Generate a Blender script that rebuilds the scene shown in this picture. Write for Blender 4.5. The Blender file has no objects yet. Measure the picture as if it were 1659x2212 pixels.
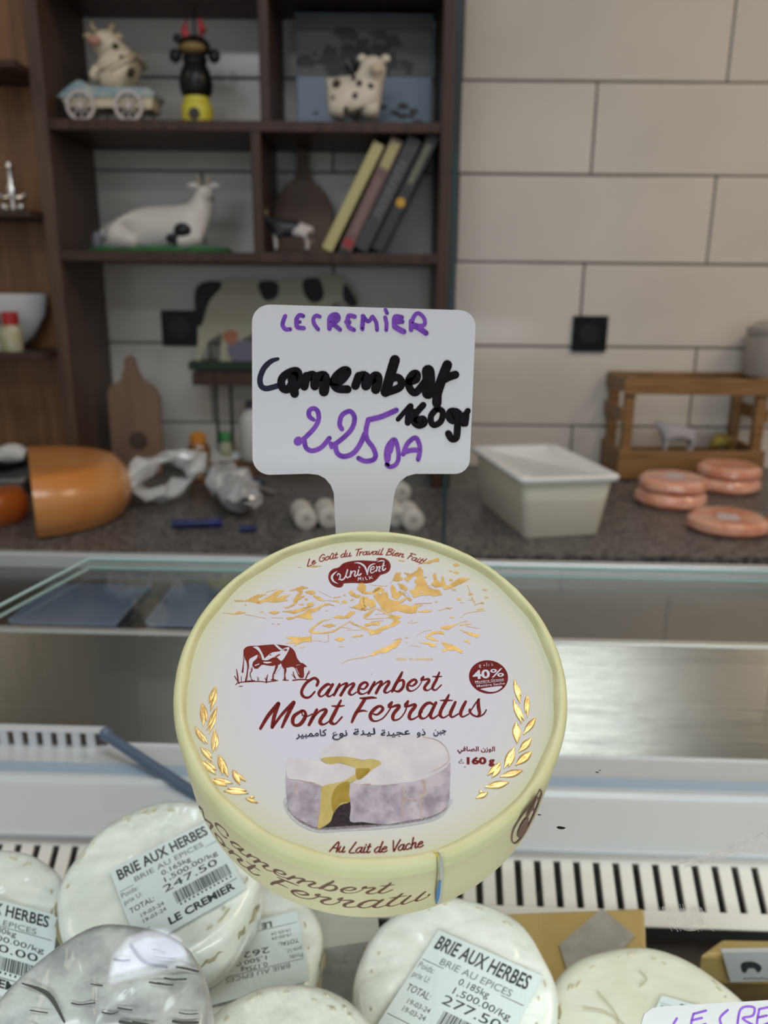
import bpy, bmesh, math, random
from mathutils import Vector, Matrix, noise
from mathutils.geometry import delaunay_2d_cdt

# ------------------------------------------------------------------ camera, world, lights, exposure
S = bpy.context.scene
COL = S.collection
HC = 1.33                       # eye height above the floor
FPX = 1720.0; CX = 829.5; CY = 1106.0
PITCH = math.radians(15.6); ROLL = math.radians(0.55)
RM = Matrix.Rotation(math.pi / 2 - PITCH, 3, 'X') @ Matrix.Rotation(ROLL, 3, 'Z')
CAM = Vector((0, 0, HC))
cd = bpy.data.cameras.new('camera'); cam = bpy.data.objects.new('camera', cd); COL.objects.link(cam)
cam.location = CAM; cam.rotation_euler = RM.to_euler()
cd.sensor_fit = 'VERTICAL'; cd.sensor_height = 36.0; cd.lens = 36.0 * FPX / 2212.0
cd.clip_start = 0.01; cd.clip_end = 60
cd.dof.use_dof = True; cd.dof.focus_distance = 0.230; cd.dof.aperture_fstop = 14.5
S.camera = cam
S.view_settings.view_transform = 'Standard'
try: S.view_settings.look = 'None'
except Exception: pass
S.view_settings.gamma = 1.0
S.view_settings.use_curve_mapping = False
S.view_settings.exposure = 0.0

W = bpy.data.worlds.new('daylight'); S.world = W; W.use_nodes = True
bg = W.node_tree.nodes['Background']; bg.inputs[0].default_value = (0.90, 0.93, 1.0, 1); bg.inputs[1].default_value = 0.82

def area(name, loc, sx, sy, power, col, rot=(0, 0, 0)):
    l = bpy.data.lights.new(name, 'AREA'); l.shape = 'RECTANGLE'; l.size = sx; l.size_y = sy
    l.energy = power; l.color = col
    o = bpy.data.objects.new(name, l); COL.objects.link(o); o.location = loc; o.rotation_euler = rot
    return o
area('ceiling_light_over_case', (0.15, 0.0, 2.86), 1.2, 0.6, 16, (0.93, 0.97, 1.0))
area('ceiling_light_over_counter', (1.72, 0.62, 2.86), 0.9, 0.7, 17.0, (1.0, 0.76, 0.55))
area('ceiling_light_over_counter', (-1.75, 0.62, 2.86), 0.7, 0.7, 5.0, (1.0, 0.86, 0.70))
area('ceiling_light_over_shop', (-0.6, -1.9, 2.86), 1.2, 0.6, 22, (0.95, 0.97, 1.0))

# ------------------------------------------------------------------ projection helpers (pixel of the photograph -> ray)
def ray(px, py):
    return (RM @ Vector(((px - CX) / FPX, -(py - CY) / FPX, -1.0)))
def at_y(px, py, Y):
    d = ray(px, py); return CAM + d * (Y / d.y)
def at_z(px, py, z):            # z relative to the eye
    d = ray(px, py); return CAM + d * (z / d.z)
def at_zc(px, py, zc):
    return CAM + ray(px, py) * zc
def on_plane(px, py, p0, n):
    d = ray(px, py); return CAM + d * ((p0 - CAM).dot(n) / d.dot(n))

# ------------------------------------------------------------------ materials
def mat(name, col, rough=0.5, metal=0.0, var=None, scale=20.0, coat=0.0, bump=0.0, bscale=60.0, spec=0.5,
        trans=0.0, alpha=1.0, emit=None, estr=0.0, aniso_scale=None, detail=4.0, lo=0.4, hi=0.6, sub=0.0, coatr=0.08, bdist=0.001):
    m = bpy.data.materials.new(name); m.use_nodes = True
    nt = m.node_tree; b = nt.nodes['Principled BSDF']
    b.inputs['Base Color'].default_value = (*col, 1); b.inputs['Roughness'].default_value = rough
    b.inputs['Metallic'].default_value = metal; b.inputs['Specular IOR Level'].default_value = spec
    b.inputs['Coat Weight'].default_value = coat; b.inputs['Coat Roughness'].default_value = coatr
    b.inputs['Transmission Weight'].default_value = trans; b.inputs['Alpha'].default_value = alpha
    if sub: b.inputs['Subsurface Weight'].default_value = sub; b.inputs['Subsurface Radius'].default_value = (0.004, 0.003, 0.002)
    if emit: b.inputs['Emission Color'].default_value = (*emit, 1); b.inputs['Emission Strength'].default_value = estr
    tc = None
    if var or bump:
        tc = nt.nodes.new('ShaderNodeTexCoord'); mp = nt.nodes.new('ShaderNodeMapping')
        nt.links.new(tc.outputs['Object'], mp.inputs[0])
        if aniso_scale: mp.inputs['Scale'].default_value = aniso_scale
    if var:
        nz = nt.nodes.new('ShaderNodeTexNoise'); nz.inputs['Scale'].default_value = scale; nz.inputs['Detail'].default_value = detail
        cr = nt.nodes.new('ShaderNodeValToRGB')
        cr.color_ramp.elements[0].position = lo; cr.color_ramp.elements[1].position = hi
        cr.color_ramp.elements[0].color = (*col, 1); cr.color_ramp.elements[1].color = (*var, 1)
        nt.links.new(mp.outputs[0], nz.inputs['Vector']); nt.links.new(nz.outputs[0], cr.inputs[0])
        nt.links.new(cr.outputs[0], b.inputs['Base Color'])
    if bump:
        n2 = nt.nodes.new('ShaderNodeTexNoise'); n2.inputs['Scale'].default_value = bscale; n2.inputs['Detail'].default_value = 5
        bp = nt.nodes.new('ShaderNodeBump'); bp.inputs['Strength'].default_value = bump; bp.inputs['Distance'].default_value = bdist
        nt.links.new(mp.outputs[0], n2.inputs['Vector']); nt.links.new(n2.outputs[0], bp.inputs['Height'])
        nt.links.new(bp.outputs[0], b.inputs['Normal'])
        if coat: nt.links.new(bp.outputs[0], b.inputs['Coat Normal'])
    return m

def glass_mat(name, tint=(1, 1, 1), rough=0.0, refl=1.0, scratches=False):
    """Thin clear pane: Fresnel reflection over plain transmission."""
    m = bpy.data.materials.new(name); m.use_nodes = True; nt = m.node_tree
    for n in list(nt.nodes): nt.nodes.remove(n)
    out = nt.nodes.new('ShaderNodeOutputMaterial'); mx = nt.nodes.new('ShaderNodeMixShader')
    tr = nt.nodes.new('ShaderNodeBsdfTransparent'); gl = nt.nodes.new('ShaderNodeBsdfGlossy'); fr = nt.nodes.new('ShaderNodeLayerWeight'); fr.inputs[0].default_value = .5; pw = nt.nodes.new('ShaderNodeMath'); pw.operation = 'POWER'; pw.inputs[1].default_value = 5; ma = nt.nodes.new('ShaderNodeMath'); ma.operation = 'MULTIPLY_ADD'; ma.inputs[1].default_value = .96; ma.inputs[2].default_value = .04
    tr.inputs[0].default_value = (*tint, 1); gl.inputs['Roughness'].default_value = rough
    mu = nt.nodes.new('ShaderNodeMath'); mu.operation = 'MULTIPLY'; mu.inputs[1].default_value = refl
    nt.links.new(fr.outputs['Facing'], pw.inputs[0]); nt.links.new(pw.outputs[0], ma.inputs[0]); nt.links.new(ma.outputs[0], mu.inputs[0]); nt.links.new(mu.outputs[0], mx.inputs[0])
    nt.links.new(tr.outputs[0], mx.inputs[1]); nt.links.new(gl.outputs[0], mx.inputs[2]); nt.links.new(mx.outputs[0], out.inputs[0])
    return m

def brushed(name, col, rough, axis=(2, 60, 60), metal=0.9):
    m = mat(name, col, rough, metal, bump=0.25, bscale=8, aniso_scale=axis)
    return m

# ------------------------------------------------------------------ object helpers
def link(o, parent=None):
    COL.objects.link(o)
    if parent is not None: o.parent = parent
    return o
def tag(o, label=None, cat=None, group=None, kind=None):
    if label: o['label'] = label
    if cat: o['category'] = cat
    if group: o['group'] = group
    if kind: o['kind'] = kind
    return o
def thing(name, label, cat, loc=(0, 0, 0), rot=(0, 0, 0), group=None):
    o = bpy.data.objects.new(name, None); link(o); o.location = loc; o.rotation_euler = rot; o.empty_display_size = 0.02
    return tag(o, label, cat, group)
def mesh_obj(name, verts, faces, m, parent=None, smooth=False, mats=None, fm=None):
    me = bpy.data.meshes.new(name); me.from_pydata([tuple(v) for v in verts], [], faces); me.update()
    if mats:
        for q in mats: me.materials.append(q)
        if fm:
            for p, k in zip(me.polygons, fm): p.material_index = k
    else: me.materials.append(m)
    if smooth:
        for p in me.polygons: p.use_smooth = True
    return link(bpy.data.objects.new(name, me), parent)

class MB:
    def __init__(s): s.v = []; s.f = []; s.k = 0; s.fm = []
    def add(s, v, f, M=None):
        b = len(s.v)
        s.v += [(M @ Vector(q)) if M else Vector(q) for q in v]
        s.f += [tuple(b + i for i in q) for q in f]; s.fm += [s.k] * len(f); return s
    def box(s, lo, hi, bev=0.0, M=None):
        if bev <= 0:
            (a, b, c), (d, e, g) = lo, hi
            v = [(a, b, c), (d, b, c), (d, e, c), (a, e, c), (a, b, g), (d, b, g), (d, e, g), (a, e, g)]
            return s.add(v, [(3, 2, 1, 0), (4, 5, 6, 7), (0, 1, 5, 4), (1, 2, 6, 5), (2, 3, 7, 6), (3, 0, 4, 7)], M)
        bm = bmesh.new(); bmesh.ops.create_cube(bm, size=1)
        for q in bm.verts: q.co = Vector([(lo[i] + hi[i]) / 2 + q.co[i] * (hi[i] - lo[i]) for i in range(3)])
        bmesh.ops.bevel(bm, geom=bm.edges[:], offset=bev, segments=2, affect='EDGES', profile=0.6)
        bm.verts.index_update(); s.add([q.co.copy() for q in bm.verts], [tuple(x.index for x in p.verts) for p in bm.faces], M); bm.free(); return s
    def lathe(s, prof, n=32, M=None, cap=True):
        v = []; f = []
        for (r, z) in prof:
            for i in range(n):
                a = 2 * math.pi * i / n; v.append((r * math.cos(a), r * math.sin(a), z))
        for j in range(len(prof) - 1):
            for i in range(n):
                a = j * n + i; b = j * n + (i + 1) % n; f.append((a, b, b + n, a + n))
        if cap:
            if prof[0][0] > 1e-6: f.append(tuple(range(n))[::-1])
            if prof[-1][0] > 1e-6: f.append(tuple((len(prof) - 1) * n + i for i in range(n)))
        return s.add(v, f, M)
    def tube(s, pts, r, n=8, M=None, cap=True):
        pts = [Vector(p) for p in pts]; rs = r if isinstance(r, (list, tuple)) else [r] * len(pts)
        v = []; f = []; up = Vector((0, 0, 1))
        for i, p in enumerate(pts):
            t = (pts[min(i + 1, len(pts) - 1)] - pts[max(i - 1, 0)]).normalized()
            a = t.cross(up)
            if a.length < 0.05: a = t.cross(Vector((1, 0, 0)))
            a.normalize(); b = a.cross(t).normalized()
            for k in range(n):
                w = 2 * math.pi * k / n; v.append(p + rs[i] * (math.cos(w) * a + math.sin(w) * b))
        for j in range(len(pts) - 1):
            for k in range(n):
                a = j * n + k; b = j * n + (k + 1) % n; f.append((a, b, b + n, a + n))
        if cap: f.append(tuple(range(n))[::-1]); f.append(tuple((len(pts) - 1) * n + k for k in range(n)))
        return s.add(v, f, M)
    def ball(s, c, r, n=12, M=None):
        rr = r if isinstance(r, (list, tuple)) else (r, r, r); pr = []
        m = n // 2 + 1
        v = [Vector((c[0], c[1], c[2] - rr[2]))]; f = []
        for j in range(1, m):
            ph = math.pi * j / m
            for i in range(n):
                a = 2 * math.pi * i / n
                v.append(Vector((c[0] + rr[0] * math.sin(ph) * math.cos(a), c[1] + rr[1] * math.sin(ph) * math.sin(a), c[2] - rr[2] * math.cos(ph))))
        v.append(Vector((c[0], c[1], c[2] + rr[2])))
        for i in range(n): f.append((0, 1 + (i + 1) % n, 1 + i))
        for j in range(m - 2):
            for i in range(n):
                a = 1 + j * n + i; b = 1 + j * n + (i + 1) % n; f.append((a, b, b + n, a + n))
        L = len(v) - 1
        for i in range(n): f.append((L, L - n + i, L - n + (i + 1) % n))
        return s.add(v, f, M)
    def prism(s, pts, lo, hi, axis='y', M=None):
        """outline pts (2-D) extruded along axis from lo to hi"""
        n = len(pts)
        def mk(p, t): return {'y': (p[0], t, p[1]), 'z': (p[0], p[1], t), 'x': (t, p[0], p[1])}[axis]
        v = [mk(p, lo) for p in pts] + [mk(p, hi) for p in pts]
        f = [tuple(range(n)), tuple(range(2 * n - 1, n - 1, -1))] + [(i + n, (i + 1) % n + n, (i + 1) % n, i) for i in range(n)]
        return s.add(v, f, M)
    def build(s, name, m, parent=None, smooth=False, mats=None, fix=True):
        o = mesh_obj(name, s.v, s.f, m, parent, False, mats, s.fm)
        if fix:
            bm = bmesh.new(); bm.from_mesh(o.data); bmesh.ops.recalc_face_normals(bm, faces=bm.faces[:]); bm.to_mesh(o.data); bm.free()
        if smooth:
            o.data.polygons.foreach_set('use_smooth', [True] * len(o.data.polygons))
            try: o.data.set_sharp_from_angle(angle=math.radians(38))
            except Exception: pass
        return o

def skin(name, pts, edges, m, parent=None, lvl=2):
    """one continuous body grown over a skeleton: pts = [(x,y,z,r)...]"""
    me = bpy.data.meshes.new(name + '_s'); me.from_pydata([p[:3] for p in pts], edges, []); me.update()
    o = bpy.data.objects.new(name + '_s', me); COL.objects.link(o)
    o.modifiers.new('s', 'SKIN'); sb = o.modifiers.new('d', 'SUBSURF'); sb.levels = lvl; sb.render_levels = lvl
    for i, p in enumerate(pts):
        d = me.skin_vertices[0].data[i]; r = p[3] * 1.28; d.radius = (r, r)
    me.skin_vertices[0].data[0].use_root = True
    dg = bpy.context.evaluated_depsgraph_get()
    nm = bpy.data.meshes.new_from_object(o.evaluated_get(dg)); bpy.data.objects.remove(o)
    nm.name = name; nm.materials.clear(); nm.materials.append(m)
    for p in nm.polygons: p.use_smooth = True
    return link(bpy.data.objects.new(name, nm), parent)

# ------------------------------------------------------------------ flat print: strokes, patches and text in 2-D, laid on a surface by a map function
def catmull(pts, closed=False, k=5):
    n = len(pts)
    if n < 3 and not closed: return [tuple(p) for p in pts]
    out = []
    rng = range(n) if closed else range(n - 1)
    for i in rng:
        p0 = pts[(i - 1) % n] if closed or i > 0 else pts[0]
        p1 = pts[i]; p2 = pts[(i + 1) % n]
        p3 = pts[(i + 2) % n] if closed or i + 2 < n else pts[-1]
        for j in range(k):
            t = j / k; t2 = t * t; t3 = t2 * t
            out.append(tuple(0.5 * ((2 * p1[c]) + (-p0[c] + p2[c]) * t + (2 * p0[c] - 5 * p1[c] + 4 * p2[c] - p3[c]) * t2 + (-p0[c] + 3 * p1[c] - 3 * p2[c] + p3[c]) * t3) for c in range(len(p1))))
    if not closed: out.append(tuple(pts[-1]))
    return out
def P(s):
    return [tuple(float(q) for q in t.split(',')) for t in s.split()]
def TF(ox, oy, sc):
    return lambda p: (ox + p[0] / sc, oy + p[1] / sc) + tuple(p[2:])
class Ink:
    """collects flat marks in picture coordinates; each becomes part of one thin printed mesh"""
    def __init__(s, surf, tf=None): s.v = []; s.f = []; s.k = 0; s.fm = []; s.surf = surf; s.tf = tf
    def _add(s, v, f, lift=0):
        b = len(s.v); s.v += [s.surf(p[0], p[1], lift) for p in v]; s.f += [tuple(b + i for i in q) for q in f]; s.fm += [s.k] * len(f)
    def stroke(s, pts, w, sm=True, lift=0, callig=0.0, tf=None, caps=True):
        """w in the units of the trace; callig: thinner on rising or flat moves"""
        tf = tf or s.tf
        if isinstance(pts, str): pts = P(pts)
        pts = [(p[0], p[1], p[2] if len(p) > 2 else 1.0) for p in pts]
        if sm: pts = catmull(pts)
        n = len(pts); L = []; R = []
        wid = []
        for i, p in enumerate(pts):
            a = pts[max(i - 1, 0)]; b = pts[min(i + 1, n - 1)]
            dx, dy = b[0] - a[0], b[1] - a[1]; l = math.hypot(dx, dy) or 1e-9; dx /= l; dy /= l
            q = abs(dx * 0.87 - dy * -0.5) if False else abs(dx * 0.94 + dy * 0.34)
            ww = w * p[2] * (1 - callig * q) / 2
            wid.append((ww, dx, dy)); L.append((p[0] - dy * ww, p[1] + dx * ww)); R.append((p[0] + dy * ww, p[1] - dx * ww))
        v = L + R; f = [(i, i + 1, n + i + 1, n + i) for i in range(n - 1)]
        if caps:
            for e, sg in ((0, -1), (n - 1, 1)):
                ww, dx, dy = wid[e]; b = len(v); c = pts[e]
                for j in range(1, 5):
                    t = math.pi * j / 5
                    # from L side over the end to the R side
                    v.append((c[0] + (-dy * math.cos(t) + sg * dx * math.sin(t)) * ww, c[1] + (dx * math.cos(t) + sg * dy * math.sin(t)) * ww))
                f.append(tuple([e] + [b + j for j in range(4)] + [n + e]))
        s._add([tf(p) for p in v] if tf else v, f, lift)
    jag = 0          # ragged foil edges: jitter in trace units
    def poly(s, pts, sm=True, lift=0, tf=None, k=3):
        tf = tf or s.tf
        if isinstance(pts, str): pts = P(pts)
        if s.jag:
            q = []
            for a, b in zip(pts, pts[1:] + pts[:1]):
                m = max(1, int(math.hypot(b[0] - a[0], b[1] - a[1]) / 16))
                for i in range(m):
                    t = i / m; j = s.jag * (1.6 if i % 2 else -.6)
                    dx, dy = b[0] - a[0], b[1] - a[1]; l = math.hypot(dx, dy) or 1
                    w = noise.noise(Vector((a[0] * .07 + i, a[1] * .07, 3.3)))
                    q.append((a[0] + dx * t + dy / l * j * (1 + w) * (1 if i else 0), a[1] + dy * t - dx / l * j * (1 + w) * (1 if i else 0)))
            pts = q; sm = False
        if sm: pts = catmull(pts, True, k)
        n = len(pts)
        r = delaunay_2d_cdt([Vector(p[:2]) for p in pts], [], [list(range(n))], 1, 1e-6)
        v = [(q.x, q.y) for q in r[0]]
        s._add([tf(p) for p in v] if tf else v, [tuple(t) for t in r[2]], lift)
    def build(s, name, m, parent=None, mats=None, M=None):
        v = s.v if M is None else [M @ q for q in s.v]
        return mesh_obj(name, v, s.f, m, parent, False, mats, s.fm)

_tc = {}
def glyphs(text, bold=0.0):
    k = (text, bold)
    if k not in _tc:
        c = bpy.data.curves.new('t', 'FONT'); c.body = text; c.offset = bold; c.resolution_u = 3
        o = bpy.data.objects.new('t', c); COL.objects.link(o)
        dg = bpy.context.evaluated_depsgraph_get(); e = o.evaluated_get(dg); me = e.to_mesh()
        v = [(q.co.x, q.co.y) for q in me.vertices]; f = [tuple(p.vertices) for p in me.polygons]; e.to_mesh_clear()
        bpy.data.objects.remove(o); bpy.data.curves.remove(c)
        _tc[k] = (v, f)
    return _tc[k]
def put_text(ink, text, x0, y0, x1, y1, h, bold=0.0, lift=0, shear=0.0):
    """text fitted from baseline start (x0,y0) to baseline end (x1,y1), cap height h, picture y downward; h may be a vector"""
    v, f = glyphs(text, bold)
    if not v: return
    xs = [q[0] for q in v]; a = min(xs); b = max(xs); capv = 0.73
    ux, uy = (x1 - x0) / (b - a), (y1 - y0) / (b - a)
    if isinstance(h, tuple): hx, hy = h[0] / capv, h[1] / capv
    else:
        l = math.hypot(x1 - x0, y1 - y0); hx, hy = (y1 - y0) / l * h / capv, -(x1 - x0) / l * h / capv
    ink._add([(x0 + (q[0] - a) * ux + q[1] * hx, y0 + (q[0] - a) * uy + q[1] * hy) for q in v], f, lift)

ALPHA = {
 'a': (1.0, ['.75,.85 .4,1 .05,.6 .05,.2 .3,0 .6,.3 .75,.9', '.75,.95 .7,.25 .85,0 1.05,.2']),
 'b': (.95, ['.1,1.9 .1,.1', '.1,.6 .45,1 .75,.7 .65,.15 .35,0 .1,.2']),
 'c': (.78, ['.65,.8 .4,1 .05,.6 .1,.15 .4,0 .78,.25']),
 'd': (1.0, ['.75,.85 .4,1 .05,.6 .05,.2 .3,0 .6,.3 .75,.9', '.8,1.9 .7,.25 .85,0 1.05,.2']),
 'e': (.8, ['.1,.5 .5,.6 .6,.85 .4,1 .08,.65 .08,.2 .35,0 .8,.25']),
 'h': (.98, ['.15,1.9 .1,0', '.1,.5 .45,1 .65,.85 .6,.2 .75,0 1,.2']),
 'i': (.48, ['.1,1 .1,.2 .25,0 .5,.2', '.14,1.38 .15,1.45']),
 'k': (.9, ['.1,1.9 .1,0', '.7,1 .15,.5 .4,.4 .7,0']),
 'l': (.48, ['.15,1.9 .1,.2 .25,0 .5,.2']),
 'n': (.98, ['.1,1 .1,0', '.1,.5 .45,1 .65,.85 .6,.2 .75,0 1,.2']),
 'o': (.88, ['.45,1 .08,.65 .12,.12 .4,0 .75,.4 .7,.85 .45,1']),
 'û': (.98, ['.1,1 .08,.25 .3,0 .6,.35 .65,1', '.65,1 .62,.2 .78,0 1,.2', '.2,1.3 .45,1.65 .7,1.3']),
 'r': (.68, ['.1,1 .1,0', '.1,.5 .35,.95 .6,.95']),
 't': (.52, ['.2,1.55 .12,.2 .3,0 .55,.2', '-.08,1.05 .45,1.1']),
 'u': (.98, ['.1,1 .08,.25 .3,0 .6,.35 .65,1', '.65,1 .62,.2 .78,0 1,.2']),
 'v': (.75, ['.05,1 .25,0 .6,.7 .7,1']),
 'A': (1.1, ['0,0 .65,1.9 .95,0', '.25,.7 .85,.7']),
 'B': (1.08, ['.2,1.9 .1,0', '.05,1.8 .7,1.9 .85,1.5 .3,1.05 .85,.9 .8,.15 .1,0']),
 'F': (.9, ['.05,1.8 1,1.9', '.35,1.85 .2,0', '.25,1 .75,1.05']),
 'G': (1.15, ['1,1.55 .7,1.9 .15,1.2 .15,.3 .6,0 1,.3 1,.85 .65,.85']),
 'L': (.9, ['.5,1.9 .2,.9 .05,.05 .8,0']),
 'T': (.85, ['0,1.8 1.1,1.9', '.55,1.85 .45,0']),
 'V': (.95, ['0,1.9 .35,0 .6,.8 1,1.9']),
 '!': (.4, ['.2,1.9 .1,.6', '.08,.1 .09,.12']),
 ' ': (.6, []),
}
def script(ink, text, path, h, w, shear=0.35, callig=0.45, lift=0):
    """hand-lettered script along a baseline path in picture coordinates"""
    path = catmull(P(path) if isinstance(path, str) else path, k=8)
    cum = [0]
    for a, b in zip(path, path[1:]): cum.append(cum[-1] + math.hypot(b[0] - a[0], b[1] - a[1]))
    tot = sum(ALPHA[c][0] for c in text); adv = cum[-1] / tot; x = 0
    def pos(s, y):
        s = max(min(s, cum[-1] * 1.05), -cum[-1] * .05); i = 0
        while i < len(cum) - 2 and cum[i + 1] < s: i += 1
        t = (s - cum[i]) / (cum[i + 1] - cum[i]); a, b = path[i], path[i + 1]
        dx, dy = b[0] - a[0], b[1] - a[1]; l = math.hypot(dx, dy); dx /= l; dy /= l
        return (a[0] + t * l * dx + dy * y, a[1] + t * l * dy - dx * y)
    for c in text:
        A = ALPHA[c]
        for st in A[1]:
            pts = [(q[0], q[1]) for q in catmull(P(st))]
            ink.stroke([pos((x + q[0]) * adv + q[1] * shear * h, q[1] * h) for q in pts], w, sm=False, callig=callig, lift=lift)
        x += A[0]

# ------------------------------------------------------------------ room shell
YW = 2.02
m_grout = mat('grout', (0.20, 0.19, 0.175), 0.9)
m_tile = mat('tile_glaze', (0.61, 0.575, 0.52), 0.16, var=(0.66, 0.62, 0.56), scale=2.5, bump=0.15, bscale=5, spec=0.5, bdist=0.003)
m_wall = mat('plaster', (0.62, 0.60, 0.56), 0.8)
m_floor = mat('floor_tile', (0.40, 0.38, 0.35), 0.35, var=(0.45, 0.43, 0.40), scale=3)
wb = MB().box((-2.3, YW + .004, 0), (2.3, YW + .12, 2.92)).build('wall_back', m_grout); tag(wb, kind='structure')
rnd = random.Random(4)
Zt = [HC + .462 + .198 * k for k in range(-9, 8)]
tile_me = None
for k in range(-8, 6):
    z0 = HC + .462 + .198 * (k - 1)
    x_off = .478 if k % 2 == 0 else .773
    if z0 < HC - .56 or z0 > HC + 1.4: continue
    for j in range(-4, 4):
        x0 = x_off + .605 * (j - 0)
        if x0 < -2.35 or x0 > 2.1: continue
        if tile_me is None:
            t = MB().box((.0025, -.006, .0025), (.6025, .005, .1955), bev=.0022).build('tile', m_tile, wb); tile_me = t.data
        else:
            t = link(bpy.data.objects.new('tile', tile_me), wb)
        t.location = (x0, YW, z0); t.rotation_euler = (rnd.uniform(-.003, .003), 0, rnd.uniform(-.0012, .0012))
tag(MB().box((-2.42, -4.2, 0), (-2.3, YW + .12, 2.92)).build('wall_left', m_wall), kind='structure')
tag(MB().box((2.3, -4.2, 0), (2.42, YW + .12, 2.92)).build('wall_right', m_wall), kind='structure')
tag(MB().box((-2.42, -4.2, 2.92), (2.42, YW + .12, 3.0)).build('ceiling', mat('ceiling_paint', (0.42, 0.41, 0.39), 0.9)), kind='structure')
tag(MB().box((-2.42, -4.2, -.08), (2.42, YW + .12, 0)).build('floor', m_floor), kind='structure')

# ceiling lamps: where the panel reflections come from
m_lamp = mat('lamp_glow', (1, 1, 1), 0.5, emit=(1, 0.98, 0.95), estr=8)
m_dark_metal = mat('dark_metal', (0.03, 0.03, 0.03), 0.4, 0.6)
m_white_metal = mat('white_metal', (0.8, 0.8, 0.8), 0.4)
def spot(x, y, z, label):
    t = thing('spot_lamp', label, 'lamp', (x, y, z), group='hanging spot lamps behind the camera')
    MB().lathe([(.02, .16), (.055, .14), (.07, 0), (.062, 0), (.05, .12), (.001, .12)], 20).build('shade', m_dark_metal, t, True)
    MB().tube([(0, 0, .15), (0, 0, 2.92 - z)], .004, 6).build('cord', m_dark_metal, t)
    MB().ball((0, 0, .03), .048, 14).build('bulb', m_lamp, t, True)
def refl_dir(px, py):
    d = ray(px, py); return d
for i, (px, py) in enumerate([(1235, 256), (1302, 266)]):
    d = ray(px, py); s = (2 * YW + 1.4) / d.y
    spot(d.x * s, -1.4, HC + d.z * s - .03, ('left', 'right')[i] + ' one of two dark shaded spot lamps hanging behind the camera')
# round lamp mirrored in the glass top (above the frame)
d = ray(322, 2084); g = CAM + d * (-.158 / d.z); up = Vector((d.x, d.y, -d.z)).normalized()
lp = g + up * 1.05
t = thing('pendant_lamp', 'white dome lamp tilted over the display case, hanging above the frame', 'lamp', lp)
hh_ = math.hypot(d.x, d.y); ax = Vector((d.x / hh_ * -d.z, d.y / hh_ * -d.z, -hh_)).normalized(); q_ = Vector((0, 0, -1)).rotation_difference(ax).to_matrix().to_4x4()
MB().lathe([(.02, .05), (.05, .045), (.058, .006), (.055, .002), (.001, .004)], 28, q_).build('shade', m_white_metal, t, True)
MB().tube([(0, 0, .03), (0, 0, 2.92 - lp.z)], .003, 6).build('cord', m_dark_metal, t)
MB().lathe([(.0001, -.042), (.025, -.038), (.044, -.022), (.053, .001), (.001, .001)], 24, q_).build('bulb', mat('pendant_glow', (1, 1, 1), .5, emit=(.78, .82, 1), estr=9), t, True)

# ------------------------------------------------------------------ back counter
ZK = HC - .4325
m_stone = mat('granite', (0.042, 0.04, 0.038), 0.36, var=(0.19, 0.175, 0.168), scale=120, lo=.35, hi=.66, detail=2, spec=.4)
m_cab = mat('counter_cabinet_paint', (0.10, 0.08, 0.07), 0.5)
ct = thing('back_counter', 'speckled dark granite counter running along the tiled wall', 'counter', (0, 1.6, 0))
ct_parts = [MB().box((-2.28, 1.288, ZK - .03), (2.28, YW - .008, ZK), bev=.004).build('worktop', m_stone)]
for k in range(6):
    ct_parts.append(MB().box((-2.2 + k * .74, 1.33, .1), (-1.48 + k * .74, 1.35, ZK - .045), bev=.003).build('door', m_cab))
ct_parts.append(MB().box((-2.26, 1.352, .02), (2.26, YW - .01, ZK - .031)).build('carcass', m_cab))
for o in ct_parts: o.parent = ct; o.location = (0, -1.6, 0)

# ------------------------------------------------------------------ dark shelf unit
m_wood = mat('dark_wood', (0.042, 0.021, 0.014), 0.45, spec=.3, var=(0.066, 0.034, 0.023), scale=5, aniso_scale=(14, 14, 1.2))
m_wood_in = mat('dark_wood_side', (0.062, 0.033, 0.018), 0.5, var=(0.095, 0.052, 0.03), scale=5, aniso_scale=(14, 14, 1.2))
YF = 1.75
su = thing('shelf_unit', 'dark brown open wooden shelf unit standing on the counter against the tiles', 'shelf unit', (-.27, 1.88, ZK))
def sp(name, lo, hi, m=m_wood, bev=.0015):
    o = MB().box(lo, hi, bev=bev).build(name, m, su); o.location = (.27, -1.88, -ZK); return o
ZB1 = HC + .3055; ZB2 = HC + .053; ZB0 = HC + .579
sp('side_panel', (-.712, YF, ZK), (-.684, YW - .008, HC + .95), m_wood_in)
sp('side_panel', (.107, YF, ZK), (.129, YW - .008, HC + .95))
sp('shelf_board', (-.684, YF + .004, ZB1), (.107, YW - .01, ZB1 + .02))
sp('shelf_board', (-.684, YF + .004, ZB2), (.107, YW - .01, ZB2 + .02))
sp('shelf_board', (-.684, YF + .004, ZB0), (.107, YW - .01, ZB0 + .022))
sp('divider', (-.256, YF + .006, ZB1 + .02), (-.236, YW - .01, ZB0))
sp('divider', (-.278, YF + .006, ZB2 + .02), (-.258, YW - .01, ZB1))
sp('edge_strip', (.131, YF - .004, ZK), (.147, YF + .02, HC + .95), mat('black_edging', (.006, .008, .008), .3), .001)
sp('top_board', (-.712, YF, HC + .952), (.129, YW - .008, HC + .974))

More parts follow.
